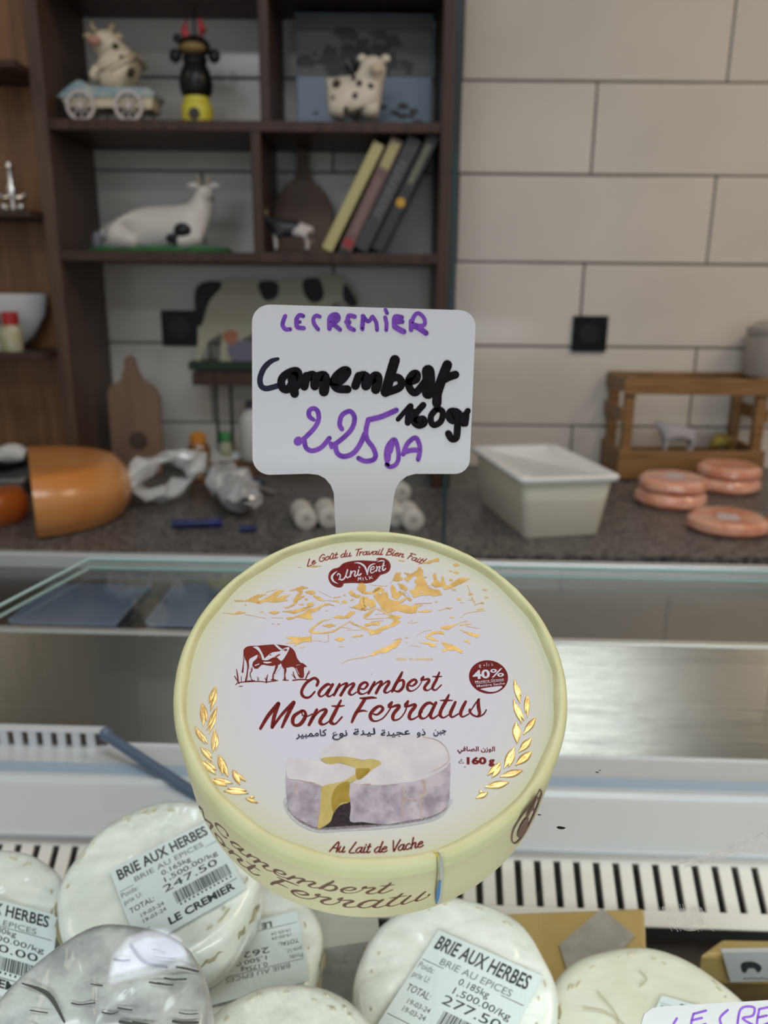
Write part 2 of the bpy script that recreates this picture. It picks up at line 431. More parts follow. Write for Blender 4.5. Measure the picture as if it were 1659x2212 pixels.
# wooden cabinet back with corner ledges at the far left
m_oak = mat('brown_wood', (0.17, 0.075, 0.028), 0.42, var=(0.26, 0.12, 0.048), scale=4, aniso_scale=(12, 12, 1.0))
lc = thing('wall_cabinet', 'warm brown wooden panel cabinet with dark ledges left of the shelf unit', 'cabinet', (-1.1, 1.9, ZK))
def lp_(name, lo, hi, m=m_oak):
    o = MB().box(lo, hi, bev=.0015).build(name, m, lc); o.location = (1.1, -1.9, -ZK); return o
lp_('back_panel', (-1.7, 1.86, ZK), (-.716, 1.88, HC + .95))
LZ = []
for py in (128, 452, 762):
    z = at_y(60, py, 1.70).z; LZ.append(z)
    lp_('ledge', (-1.7, 1.70, z - .014), (-.716, 1.859, z), m_wood)
lp_('side_panel', (-1.72, 1.76, ZK), (-1.702, 1.88, HC + .95))

# ------------------------------------------------------------------ black wall sockets
m_black = mat('black_plastic', (.004, .004, .004), .4, spec=.2); m_black2 = mat('black_plastic_inner', (.008, .008, .008), .3, spec=.3)
for px, py, lb in ((388, 709, 'square black wall socket below the shelf, left of the painted cow'), (1273, 721, 'square black wall socket on the open tiles at the right')):
    c = at_y(px, py, YW - .008); t = thing('wall_socket', lb, 'socket', c, group=None)
    MB().box((-.043, -.008, -.043), (.043, .002, .043), bev=.003).build('cover_plate', m_black, t)
    MB().lathe([(.026, 0), (.026, .003), (.022, .0032), (.0215, .0012), (.0001, .0012)], 20, Matrix.Translation((0, -.008, 0)) @ Matrix.Rotation(math.pi / 2, 4, 'X')).build('outlet_well', m_black2, t, True)
    for s in (-1, 1): MB().tube([(s * .0095, -.0085, 0), (s * .0095, -.013, 0)], .0024, 8).build('pin_hole_rim', m_dark_metal, t)

# ------------------------------------------------------------------ figurines
def cowmat(name, a, b, sc=9.0, th=.55, seed=0.0):
    m = bpy.data.materials.new(name); m.use_nodes = True; nt = m.node_tree; bs = nt.nodes['Principled BSDF']; bs.inputs['Roughness'].default_value = .4
    tc = nt.nodes.new('ShaderNodeTexCoord'); mp = nt.nodes.new('ShaderNodeMapping'); mp.inputs['Location'].default_value = (seed, seed * .7, seed * .3)
    nz = nt.nodes.new('ShaderNodeTexNoise'); nz.inputs['Scale'].default_value = sc; nz.inputs['Detail'].default_value = .5
    cr = nt.nodes.new('ShaderNodeValToRGB'); cr.color_ramp.interpolation = 'LINEAR'
    cr.color_ramp.elements[0].position = th; cr.color_ramp.elements[1].position = th + .02
    cr.color_ramp.elements[0].color = (*a, 1); cr.color_ramp.elements[1].color = (*b, 1)
    nt.links.new(tc.outputs['Object'], mp.inputs[0]); nt.links.new(mp.outputs[0], nz.inputs['Vector']); nt.links.new(nz.outputs[0], cr.inputs[0]); nt.links.new(cr.outputs[0], bs.inputs['Base Color'])
    return m
CR = (.62, .56, .44); BK = (.012, .012, .014)
m_hoof = mat('hoof', (.03, .02, .015), .5); m_nose = mat('muzzle_pink', (.45, .22, .16), .5); m_eye = mat('eye', (.005, .005, .005), .2)
m_grass = mat('grass_green', (.01, .10, .03), .7, var=(.02, .16, .04), scale=60)
m_horn = mat('horn', (.45, .36, .22), .4)

def standing_cow(t, L, m, head=1.0, hz=0.0, stocky=1.0, horn=True, turn=0.0):
    """L = body length; faces +x * head; feet on z = 0"""
    s = L; h = head; k = stocky
    pts = [(-.40 * s, 0, .60 * s, .15 * s * k), (-.15 * s, 0, .58 * s, .165 * s * k), (.12 * s, 0, .58 * s, .17 * s * k), (.36 * s, 0, .61 * s, .15 * s * k),   # 0-3 trunk
           (.50 * s, turn * .05 * s, (.72 + hz) * s, .095 * s * k), (.60 * s, turn * .10 * s, (.82 + hz) * s, .085 * s * k), (.74 * s, turn * .16 * s, (.74 + hz) * s, .055 * s * k),  # neck head muzzle
           ]
    ed = [(0, 1), (1, 2), (2, 3), (3, 4), (4, 5), (5, 6)]
    for (x, y, a) in ((.34, .09, 3), (.34, -.09, 3), (-.38, .09, 0), (-.38, -.09, 0)):
        b = len(pts); f = 1 if x > 0 else -1
        pts += [(x * s, y * s, .40 * s, .065 * s * k), ((x + (.02 if f > 0 else -.05)) * s, y * s, .22 * s, .038 * s * k), (x * s, y * s, .06 * s, .03 * s), ((x + .015) * s, y * s, .018 * s, .036 * s)]
        ed += [(a, b), (b, b + 1), (b + 1, b + 2), (b + 2, b + 3)]
    b = len(pts); pts += [(-.53 * s, 0, .60 * s, .022 * s), (-.56 * s, 0, .42 * s, .014 * s), (-.55 * s, 0, .26 * s, .024 * s)]; ed += [(0, b), (b, b + 1), (b + 1, b + 2)]
    o = skin('body', pts, ed, m, t)
    hy = turn * .10 * s
    for q in (-1, 1):
        MB().ball((.585 * s, hy + q * .11 * s, (.85 + hz) * s), (.025 * s, .055 * s, .03 * s), 8).build('ear', m, t, True)
        if horn: MB().tube([(.57 * s, hy + q * .05 * s, (.88 + hz) * s), (.57 * s, hy + q * .10 * s, (.95 + hz) * s), (.58 * s, hy + q * .10 * s, (1.02 + hz) * s)], [.018 * s, .013 * s, .004 * s], 6).build('horn', m_horn, t, True)
        MB().ball((.655 * s, hy + q * .062 * s, (.84 + hz) * s), .012 * s, 6).build('eye', m_eye, t, True)
    MB().ball((.785 * s, turn * .17 * s, (.725 + hz) * s), (.03 * s, .05 * s, .04 * s), 8).build('muzzle', m_nose, t, True)
    return o
def flip(t, rz=0): t.rotation_euler = (0, 0, rz)
zs1 = ZB1 + .02; zs2 = ZB2 + .02
YI = 1.83
def on_shelf(px, zs, Y=YI, row=250):
    v = at_y(px, row, Y); return (v.x, Y, zs)

# cow sitting on a cart
m_cream = mat('cream_paint', (.62, .55, .38), .45); m_cartblue = mat('cart_blue', (.22, .33, .38), .5, var=(.40, .45, .40), scale=40); m_wheel = mat('wheel_white', (.55, .50, .47), .5)
t = thing('cow_cart_figurine', 'cream cow figurine with brown spots riding a small blue and white cart, upper left shelf', 'figurine', on_shelf(243, zs1))
prof = [(-.095, .052), (-.075, .062), (-.055, .075), (-.035, .072), (-.03, .066), (.085, .064), (.098, .058), (.092, .028), (.07, .026), (.0, .030), (-.06, .026), (-.082, .032)]
MB().prism(prof, -.035, .035).build('cart_body', m_cream, t)
MB().prism([(-.098, .048), (-.075, .066), (-.055, .078), (-.045, .078), (-.03, .068), (.088, .066), (.101, .058), (.099, .05), (-.09, .046)], -.039, .039).build('cart_rim', m_cartblue, t)
for x in (-.05, .048):
    for y in (-.042, .042):
        Mx = Matrix.Translation((x, y, .0305)) @ Matrix.Rotation(math.pi / 2, 4, 'X')
        w = MB().lathe([(.024, -.004), (.030, -.004), (.0305, 0), (.030, .004), (.024, .004), (.024, -.004)], 22, Mx, cap=False)
        w.lathe([(.0001, -.005), (.006, -.005), (.006, .005), (.0001, .005)], 10, Mx)
        for q in range(8):
            a = q * math.pi / 4; w.tube([(0.004 * math.cos(a), 0.004 * math.sin(a), 0), (.026 * math.cos(a), .026 * math.sin(a), 0)], .0018, 5, Mx)
        w.build('wheel', m_wheel, t, True)
mspot = mat('cream_glaze', (.64, .57, .42), .45); m_spot0 = mat('dark_spot', (.02, .015, .012), .4)
pts = [(.035, 0, .092, .036), (.022, 0, .118, .036), (.005, 0, .142, .026), (-.008, -.006, .160, .024), (-.014, -.028, .152, .013),
       (-.012, .02, .105, .012), (-.03, .022, .082, .010), (-.012, -.02, .105, .012), (-.03, -.022, .082, .010),
       (.02, .03, .082, .016), (-.012, .035, .076, .011), (.02, -.03, .082, .016), (-.012, -.035, .076, .011)]
skin('cow_body', pts, [(0, 1), (1, 2), (2, 3), (3, 4), (1, 5), (5, 6), (1, 7), (7, 8), (0, 9), (9, 10), (0, 11), (11, 12)], mspot, t)
for q in (-1, 1):
    MB().tube([(-.006 + q * .014, -.004, .176), (-.006 + q * .022, -.004, .188), (-.006 + q * .019, -.004, .198)], [.005, .004, .0015], 6).build('horn', m_horn, t, True)
    MB().ball((-.006 + q * .030, -.004, .168), (.011, .004, .006), 8).build('ear', m_horn, t, True)
for x, z, r_ in ((.036, .120, .010), (.052, .096, .010), (.026, .142, .007), (-.002, .098, .005)): MB().ball((x, -.030, z), (r_, .010, r_), 8).build('dark_spot', m_spot0, t, True)
MB().ball((-.014, -.036, .151), (.014, .008, .009), 8).build('muzzle', m_nose, t, True)

# dark bottle-shaped cow with red horns on a yellow base
t = thing('cow_bottle_figurine', 'black bottle-shaped cow figurine with red bow, tan face and yellow base', 'figurine', on_shelf(427, zs1))
MB().lathe([(.0001, 0), (.031, 0), (.033, .004), (.033, .038), (.029, .044), (.027, .050), (.026, .056)], 20).build('base', mat('yellow_paint', (.62, .55, .05), .45), t, True)
MB().lathe([(.026, .056), (.032, .064), (.035, .082), (.031, .102), (.023, .118), (.026, .128), (.022, .135), (.0001, .136)], 20).build('bottle_body', m_black2, t, True)
MB().ball((0, 0, .150), (.033, .026, .022), 14).build('head', m_black2, t, True)
MB().ball((0, -.014, .145), (.027, .02, .012), 12).build('face', mat('tan_paint', (.25, .17, .06), .5), t, True)
mr = mat('red_paint', (.45, .012, .03), .4)
for q in (-1, 1):
    MB().tube([(q * .012, 0, .163), (q * .019, 0, .180), (q * .013, 0, .202)], [.0065, .0075, .003], 8).build('horn', mr, t, True)
    MB().ball((q * .040, 0, .134), (.013, .008, .014), 10).build('arm', m_black2, t, True)
MB().ball((-.033, 0, .166), (.010, .006, .009), 8).build('ear', m_black2, t, True)
MB().ball((0, -.001, .166), (.014, .008, .007), 8).build('bow_knot', mr, t, True)
MB().lathe([(.012, 0), (.012, .001), (.0001, .001)], 14, Matrix.Translation((0, -.0325, .02)) @ Matrix.Rotation(math.pi / 2, 4, 'X')).build('base_emblem', m_hoof, t)

# blue tin with tree print
m_tin = mat('tin_blue', (.16, .22, .29), .35)
v0 = at_y(640, 250, 1.93); v1 = at_y(932, 250, 1.93)
t = thing('picture_tin', 'flat grey-blue tin with a dark spreading tree print behind the white spotted figurine', 'tin', ((v0.x + v1.x) / 2, 1.93, zs1))
w2 = (v1.x - v0.x) / 2; hh = .245
MB().box((-w2, 0, 0), (w2, .035, hh), bev=.004).build('tin_body', m_tin, t)
MB().box((-w2 + .004, -.0016, hh * .50), (w2 - .004, .0, hh - .004), bev=.0004).build('sky_print', mat('tin_grey', (.065, .075, .065), .4), t)
def tinmap(x, y, l=0): return Vector((x, -.0022 - l, y))
ik = Ink(tinmap)
r2 = random.Random(8)
ik.stroke([(-.02, .0), (-.012, .06), (-.018, .11)], .012, lift=0)
for k in range(26):
    a = r2.uniform(0.25, 2.9); l = r2.uniform(.05, .12)
    e = (-.015 + l * math.cos(a) * 1.1, .12 + l * .75 * math.sin(a))
    ik.stroke([(-.018, .10), (-.016 + .4 * l * math.cos(a), .13 + .2 * l * math.sin(a)), e], .004, lift=.0002)
    for j in range(3):
        c = (e[0] + r2.uniform(-.015, .015), e[1] + r2.uniform(-.012, .012)); rr = r2.uniform(.006, .014)
        ik.poly([(c[0] + rr * math.cos(q * 1.05), c[1] + rr * .7 * math.sin(q * 1.05)) for q in range(6)], lift=.0003 + k * 1e-5 + j * 3e-6)
for k in range(16):
    c = (r2.choice([-1, 1]) * r2.uniform(.04, .12), r2.uniform(.01, .07)); rr = r2.uniform(.003, .009)
    ik.poly([(c[0] + rr * 1.5 * math.cos(q * 1.05), c[1] + rr * .7 * math.sin(q * 1.05)) for q in range(6)], lift=.0002 + k * 1e-5)
ik.build('tree_print', mat('print_black', (.012, .014, .014), .5), t)

# white spotted cow in front of the tin
t = thing('cow_figurine', 'chunky cream cow figurine with brown spots in front of the blue tin', 'figurine', on_shelf(765, zs1, 1.80)); t['label'] = 'chunky cream cow figurine with brown spots in front of the blue tin'
mcs = mat('cream_glaze', (.64, .58, .48), .45); m_spot = mat('brown_spot', (.05, .028, .016), .45)
pts = [(-.030, 0, .060, .030), (.0, 0, .056, .031), (.028, 0, .062, .027), (.036, -.004, .088, .020), (.040, -.008, .112, .025), (.046, -.026, .100, .016)]
ed = [(0, 1), (1, 2), (2, 3), (3, 4), (4, 5)]
for x, y, a in ((.032, .018, 2), (.034, -.018, 2), (-.034, .018, 0), (-.034, -.018, 0)):
    b = len(pts); pts += [(x, y, .034, .016), (x * 1.05, y, .010, .0145)]; ed += [(a, b), (b, b + 1)]
b = len(pts); pts += [(-.052, 0, .078, .010), (-.058, 0, .070, .006)]; ed += [(0, b), (b, b + 1)]
skin('body', pts, ed, mcs, t)
for q in (-1, 1): MB().ball((.040 + q * .024, -.006, .124), (.010, .005, .008), 8).build('ear', mcs, t, True)
for x, z, r_ in ((-.034, .072, .009), (-.040, .046, .006), (.004, .048, .010), (.012, .072, .007), (.034, .066, .008), (.0, .084, .005)): MB().ball((x, -.030 if x > -.03 else -.026, z), (r_, .008, r_), 8).build('brown_spot', m_spot, t, True)
MB().ball((.046, -.036, .098), (.015, .008, .011), 8).build('muzzle', mat('muzzle_cream', (.55, .45, .33), .5), t, True)

# lying white cow on green base
c = on_shelf(345, zs2, 1.83, 520)
t = thing('lying_cow_figurine', 'white lying cow figurine with black patch on a green grass base', 'figurine', c)
MB().lathe([(.0001, 0), (.155, 0), (.16, .004), (.15, .012), (.0001, .014)], 30, Matrix.Diagonal((1, .34, 1, 1))).build('grass_base', m_grass, t, True)
mlc = mat('white_glaze', (.60, .57, .54), .4)
pts = [(-.080, 0, .048, .044), (-.03, 0, .050, .042), (.03, 0, .050, .040), (.078, 0, .052, .038), (.10, -.004, .088, .022), (.105, -.008, .128, .019), (.122, -.018, .118, .012),
       (.085, -.035, .028, .015), (.045, -.045, .020, .012), (-.08, -.038, .028, .020), (-.03, -.045, .020, .012), (-.118, .01, .05, .008), (-.125, -.01, .025, .008)]
skin('body', pts, [(0, 1), (1, 2), (2, 3), (3, 4), (4, 5), (5, 6), (3, 7), (7, 8), (0, 9), (9, 10), (0, 11), (11, 12)], mlc, t)
MB().ball((.062, -.048, .044), (.019, .010, .016), 10).build('black_patch', m_black2, t, True); MB().ball((.040, -.050, .028), (.014, .010, .010), 10).build('black_patch', m_black2, t, True)
MB().ball((-.128, -.02, .022), (.012, .010, .022), 10).build('tail_tuft', mat('grey_glaze', (.16, .16, .2), .5), t, True)
for q in (-1, 1):
    MB().ball((.103 + q * .022, -.006, .137), (.014, .006, .007), 8).build('ear', mlc, t, True)
    MB().tube([(.103 + q * .008, -.004, .144), (.103 + q * .013, -.004, .158)], [.004, .0015], 6).build('horn', m_horn, t, True)

# small black and white cow
c = on_shelf(628, zs2, 1.80, 520)
t = thing('small_cow_figurine', 'small black and white cow figurine beside the leaning books', 'figurine', c, (0, 0, math.pi))
standing_cow(t, .088, cowmat('black_white', (.015, .015, .02), (.55, .5, .48), 22, .56, 2.0), stocky=1.0)

# cutting board behind it
m_board = mat('board_brown', (.10, .048, .022), .5, var=(.13, .065, .032), scale=6, aniso_scale=(10, 10, 1))
c = at_y(655, 480, 1.955); zb = zs2
t = MB()
o = [(-.066, 0), (.066, 0), (.070, .05), (.066, .115), (.045, .150), (.020, .172), (.014, .20), (.013, .232), (-.013, .232), (-.014, .20), (-.020, .172), (-.045, .150), (-.066, .115), (-.070, .05)]
o = [(p[0] * 1.0, p[1] * .98) for p in o]
b = t.prism(catmull(o, True, 3), -.008, .008).build('cutting_board', m_board, None, False); b.location = (c.x, 1.955, zs2 + .001); b.rotation_euler = (-.06, 0, 0)
tag(b, 'dark brown paddle cutting board leaning in the shelf behind the small cow', 'cutting board')

# four leaning books
bk = [('pale_yellow', (.50, .46, .20), (702, 545), (815, 315), .023, .16, 'thin pale yellow book, leftmost of the leaning books'),
      ('multicolour', (.16, .09, .08), (742, 540), (855, 300), .026, .17, 'leaning book with brown spine, cream top and red foot'),
      ('charcoal', (.045, .045, .055), (775, 540), (893, 300), .029, .18, 'charcoal leaning book with grey lettering on its spine'),
      ('black', (.028, .03, .032), (810, 540), (935, 290), .024, .18, 'black leaning book with a yellow dot, rightmost of the row')]
YB = 1.78
for nme, colr, a, b_, wdt, dep, lb in bk:
    p0 = at_y(a[0], a[1], YB); p1 = at_y(b_[0], b_[1], YB)
    L = (p1 - p0).length; ang = math.atan2(p1.x - p0.x, p1.z - p0.z)
    t = thing('book', lb, 'book', (p0.x + .004, YB, zs2 + wdt * .5 * math.sin(ang) + .002), (0, ang, 0), 'books leaning in the lower right cell of the shelf unit')
    mc = mat('book_' + nme, colr, .5); mp = mat('pages_' + nme, (.5, .47, .4), .8)
    hb = wdt / 2
    MB().box((-hb, 0, 0), (-hb + .0022, dep, L)).box((hb - .0022, 0, 0), (hb, dep, L)).box((-hb, -.002, 0), (hb, .0022, L), bev=.001).build('cover', mc, t)
    MB().box((-hb + .0023, .0024, .003), (hb - .0023, dep - .004, L - .003)).build('page_block', mp, t)
    q = hb - .003
    if nme == 'multicolour':
        MB().box((-q, -.0026, L * .74), (q, -.0021, L * .97)).build('spine_band', mat('cream_print', (.42, .38, .16), .5), t)
        MB().box((-q, -.0026, L * .03), (q, -.0021, L * .10)).build('spine_foot_band', mat('red_print', (.35, .02, .03), .5), t)
        MB().box((-q * .6, -.0026, L * .15), (q * .6, -.0021, L * .66)).build('spine_lettering', mat('dusty_print', (.22, .13, .12), .5), t)
    if nme == 'charcoal':
        ik = Ink(lambda x, y, l=0: Vector((x, -.0026, y)))
        for k in range(11): z_ = L * (.78 - k * .046); ik.stroke([(-q * .6, z_), (q * .6, z_ - .001 * (k % 3))], .0028, sm=False); ik.stroke([((-.6 if k % 2 else .6) * q, z_), ((-.6 if k % 2 else .6) * q, z_ - .006)], .002, sm=False)
        ik.build('spine_lettering', mat('grey_print', (.22, .22, .26), .5), t)
    if nme == 'black':
        MB().lathe([(q * 1.1, 0), (q * 1.1, .0006), (.0001, .0006)], 18, Matrix.Translation((0, -.0021, L * .42)) @ Matrix.Rotation(math.pi / 2, 4, 'X')).build('spine_dot', mat('amber_print', (.60, .33, .02), .5), t)
        MB().box((-q * .7, -.0026, L * .58), (q * .5, -.0021, L * .92)).build('spine_lettering', mat('olive_print', (.16, .16, .10), .5), t)
# green mat strip
tag(MB().box((-.12, 0, 0), (.10, .10, .003), bev=.001).build('shelf_mat', mat('green_mat', (.02, .045, .02), .6)), 'thin green mat under the foot of the leaning books', 'mat').location = (.0, 1.83, zs2)

# ------------------------------------------------------------------ ledge items at far left
t = thing('metal_ornament', 'small silver metal ornament standing on the left ledge', 'ornament', at_y(30, 452, 1.80)); t.location.z = LZ[1]
m_silver = mat('silver', (.7, .68, .65), .25, .9)
MB().lathe([(.0001, 0), (.018, 0), (.02, .004), (.006, .010), (.005, .030), (.012, .036), (.012, .052), (.007, .060), (.006, .085), (.009, .090), (.006, .1), (.0001, .102)], 16).build('figure_body', m_silver, t, True)
for q in (-1, 1):
    MB().tube([(0, 0, .034), (q * .016, 0, .030), (q * .030, 0, .036)], [.005, .005, .007], 8).build('arm', m_silver, t, True)
    MB().ball((q * .018, -.003, .012), .009, 8).build('foot', m_silver, t, True)
t = thing('bowl', 'white half-round bowl on the left ledge behind the red capped jar', 'bowl', at_y(4, 700, 1.812))
t.location.z = LZ[2] + .0005
MB().lathe([(.0001, 0), (.035, .001), (.070, .028), (.098, .072), (.108, .118), (.104, .118), (.094, .074), (.066, .032), (.0001, .006)], 40, Matrix.Diagonal((1, .42, 1, 1))).build('bowl_body', mat('porcelain', (.62, .62, .64), .25), t, True)
mj = mat('seasoning', (.42, .40, .22), .35, var=(.5, .48, .36), scale=50)
def jar(name, x, y, z, r, h, capm, bodym, lb, caph=.02):
    t = thing(name, lb, 'jar', (x, y, z))
    MB().lathe([(.0001, 0), (r * .92, 0), (r, .004), (r, h * .78), (r * .72, h * .92), (r * .72, h)], 20).build('jar_body', bodym, t, True)
    MB().lathe([(r * .8, h - .002), (r * .8, h + caph), (r * .72, h + caph + .002), (.0001, h + caph + .002)], 20).build('cap', capm, t, True)
    return t
p = at_y(31, 770, 1.735); jar('spice_jar', p.x, 1.735, LZ[2], .021, .058, mat('cap_red', (.42, .015, .02), .4), mj, 'small herb jar with a red cap on the left ledge', .022)
p = at_y(-6, 770, 1.735); jar('spice_jar', p.x, 1.735, LZ[2], .018, .058, mat('cap_green', (.02, .13, .05), .4), mj, 'small jar with a green cap at the left edge of the picture', .022)

# ------------------------------------------------------------------ painted flat cow on a stand under the shelf
c = at_y(575, 790, 1.93); t = thing('painted_cow_panel', 'large flat painted wooden cow, cream with black patches, on a grassy planter stand', 'ornament', c)
def px_local(px, py, Y=1.93): q = at_y(px, py, Y); return (q.x - c.x, q.z - c.z)
out = [(425, 625), (440, 610), (500, 605), (600, 608), (680, 600), (705, 590), (735, 598), (760, 625), (775, 655), (760, 668), (735, 650), (715, 660), (700, 700), (690, 785), (660, 785), (662, 720), (560, 715), (520, 735), (500, 785), (476, 785), (480, 720), (452, 735), (432, 785), (424, 780), (432, 700), (420, 650)]
MB().prism([px_local(*p) for p in out], -.006, .006).build('cow_board', mat('painted_cream', (.40, .38, .28), .5), t)
ik = Ink(lambda x, y, l=0: Vector((px_local(x, y)[0], -.0066 - l, px_local(x, y)[1])))
m_pb = mat('painted_black', (.012, .012, .015), .5, spec=.2)
for s_, z_ in (('421,640 430,615 455,607 480,610 476,625 462,640 450,660 438,700 426,700', 0), ('560,609 600,610 600,640 580,650 566,640', .0001), ('655,606 690,602 700,640 680,655 660,640', .0002), ('745,612 772,652 762,664 742,648', .0003)):
    ik.poly(s_, lift=z_); ik.build('black_patch', m_pb, t); ik.v = []; ik.f = []; ik.fm = []
ik = Ink(lambda x, y, l=0: Vector((px_local(x, y)[0], -.0075 - l, px_local(x, y)[1])))
ik.poly('482,722 500,712 516,722 508,742 488,738'); ik.build('orange_flower', mat('orange_paint', (.40, .14, .07), .5), t)
ik = Ink(lambda x, y, l=0: Vector((px_local(x, y)[0], -.0073 - l, px_local(x, y)[1])))
ik.poly('495,742 540,735 560,760 540,780 500,775'); ik.build('lilac_flower', mat('lilac_paint', (.16, .14, .20), .5), t)
a = px_local(412, 778); b = px_local(700, 800); MB().box((a[0], -.03, b[1]), (b[0], .03, a[1] - .001), bev=.004).build('grass_strip', mat('dark_grass', (.012, .035, .018), .8), t)
a = px_local(420, 801); b = px_local(690, 832); MB().box((a[0], -.028, b[1]), (b[0], .028, a[1]), bev=.002).build('planter_box', m_wood, t)
zk = ZK - c.z
for px in (466, 498): q = px_local(px, 832); MB().tube([(q[0], 0, q[1]), (q[0], 0, zk + .033)], .004, 8).build('stand_rod', m_dark_metal, t)
a = px_local(452, 940); MB().box((a[0], -.06, zk), (.17, .05, zk + .032), bev=.003).build('stand_base', m_board, t)

# cutting board standing on the counter
c = at_y(290, 990, 1.86)
def bl(px, py): q = at_y(px, py, 1.86); return (q.x - c.x, q.z - ZK)
o = [(248, 1020), (232, 850), (236, 835), (258, 822), (266, 795), (266, 775), (276, 768), (286, 775), (292, 795), (304, 820), (332, 838), (344, 860), (352, 1015)]
o2 = [bl(*q) for q in o]; o2[0] = (o2[0][0], .001); o2[-1] = (o2[-1][0], .001)
t = thing('cutting_board', 'tan paddle cutting board with a dark round mark standing on the counter', 'cutting board', (c.x, 1.86, ZK), (-.05, 0, 0))
MB().prism(o2, -.008, .008).build('board', mat('tan_wood', (.19, .115, .078), .55, var=(.22, .135, .09), scale=6, aniso_scale=(8, 8, 1)), t)
q = bl(300, 952); MB().lathe([(.022, 0), (.022, .001), (.0001, .001)], 24, Matrix.Translation((q[0], -.008, q[1])) @ Matrix.Rotation(math.pi / 2, 4, 'X')).build('round_mark', mat('burnt_mark', (.07, .04, .025), .6), t)

# honey bottle and jars beside the stand
def kpos(px, py): v = at_z(px, py, -.4325); return v
Zb = ZK + .033; p = at_y(430, 985, 1.80)
t = thing('honey_bottle', 'amber squeeze bottle of honey with an orange cap beside the cow stand', 'bottle', (p.x, 1.80, ZK))
MB().lathe([(.0001, 0), (.026, 0), (.029, .005), (.030, .035), (.024, .05), (.028, .06), (.026, .08), (.017, .092)], 22).build('bottle_body', mat('honey', (.17, .055, .008), .15, coat=1), t, True)
MB().lathe([(.019, .09), (.019, .108), (.008, .116), (.0001, .117)], 18).build('cap', mat('cap_orange', (.55, .22, .03), .4), t, True)
MB().box((-.013, -.0302, .012), (.013, -.027, .07), bev=.003).build('bottle_label', mat('honey_label', (.55, .30, .14), .5), t)
p = at_y(487, 962, 1.90); jar('small_jar', p.x, 1.90, Zb, .017, .045, mat('cap_green2', (.03, .22, .07), .4), mat('clear_seasoning', (.35, .36, .26), .3), 'small glass jar with a green cap on the stand base', .018)
p = at_y(545, 940, 1.90)
t = thing('white_bottle', 'tall white bottle standing behind the price tag on the stand base', 'bottle', (p.x, 1.90, Zb))
MB().lathe([(.0001, 0), (.028, 0), (.030, .004), (.030, .095), (.024, .11), (.012, .118), (.012, .13)], 22).build('bottle_body', mat('white_plastic', (.55, .55, .55), .35), t, True)
MB().lathe([(.014, .124), (.014, .142), (.0001, .143)], 16).build('cap', mat('cap_dark', (.03, .03, .05), .4), t, True)

# ------------------------------------------------------------------ half wheels of orange cheese
def half_wheel(name, R, H, loc, rz, m, m2, lb, x_sc=1.0):
    t = thing(name, lb, 'cheese', loc, (0, 0, rz))
    prof = [(0.0, 0), (R * .80, 0), (R * .93, H * .10), (R, H * .35), (R, H * .62), (R * .90, H * .88), (R * .74, H), (0.0, H * 1.0)]
    pr = catmull(prof, k=4); n = 28; v = []; f = []
    for (r, z) in pr:
        for i in range(n + 1):
            a = math.pi * i / n; v.append((max(r, 1e-5) * math.cos(a) * x_sc, max(r, 1e-5) * math.sin(a), max(z, 0)))
    for j in range(len(pr) - 1):
        for i in range(n): a = j * (n + 1) + i; f.append((a, a + 1, a + n + 2, a + n + 1))
    o = mesh_obj('rind', v, f, m, t); bm = bmesh.new(); bm.from_mesh(o.data); bmesh.ops.remove_doubles(bm, verts=bm.verts[:], dist=1e-5); bmesh.ops.recalc_face_normals(bm, faces=bm.faces[:]); bm.to_mesh(o.data); bm.free()
    for p_ in o.data.polygons: p_.use_smooth = True
    cut = [(r * x_sc, z) for r, z in pr] + [(-r * x_sc, z) for r, z in pr[::-1]]
    MB().prism([(q[0], max(q[1], .0003)) for q in cut[1:-1]], .0, .0006).build('cut_face', m2, t)
    return t
m_or = mat('orange_rind', (.66, .25, .06), .32, var=(.72, .33, .11), scale=8, coat=.5, bump=.3, bscale=18, coatr=.15)
m_or2 = mat('orange_paste', (.72, .27, .04), .4, coat=.4)
p = kpos(82, 1172); R_ = .185
d = Vector((p.x, p.y, 0)).normalized(); cx = Vector((p.x, p.y, 0)) + d * R_
rz = math.atan2(-d.y, -d.x)      # local +x towards the camera end of the cut
half_wheel('orange_cheese', R_, .112, (cx.x, cx.y, ZK), rz, m_or, m_or2, 'large half wheel of orange cheese wrapped in film on the granite counter').scale = (1, -1, 1) if False else (1, 1, 1)
p = kpos(-20, 1130)
half_wheel('orange_cheese', .07, .06, (p.x - .01, p.y + .02, ZK), -2.2, mat('deep_orange', (.48, .12, .02), .35, coat=.4), m_or2, 'small deep orange cheese piece cut by the left edge of the picture')

# scale / trays at far left
m_stl = mat('steel', (.5, .5, .5), .3, .8); 
t = thing('weighing_scale', 'steel and black weighing tray at the far left of the counter', 'scale', (kpos(20, 1065).x - .12, 1.75, ZK))
MB().box((-.16, -.10, 0), (.16, .1, .028), bev=.006).build('scale_body', mat('grey_plastic', (.28, .28, .28), .5), t)
MB().box((-.17, -.11, .030), (.17, .11, .038), bev=.003).build('scale_plate', m_stl, t)
for x in (-.1, .1): MB().tube([(x, 0, .028), (x, 0, .031)], .012, 10).build('support', m_dark_metal, t)
t2 = thing('black_pan', 'shallow black pan resting on the steel scale', 'pan', (kpos(20, 1065).x - .10, 1.76, ZK + .0385))
MB().lathe([(.0001, 0), (.09, 0), (.11, .02), (.115, .022), (.105, .018), (.088, .004), (.0001, .004)], 30).build('pan_bowl', m_black, t2, True)
MB().tube([(.10, 0, .018), (.15, -.01, .026)], .006, 8).build('pan_handle', m_black, t2, True)

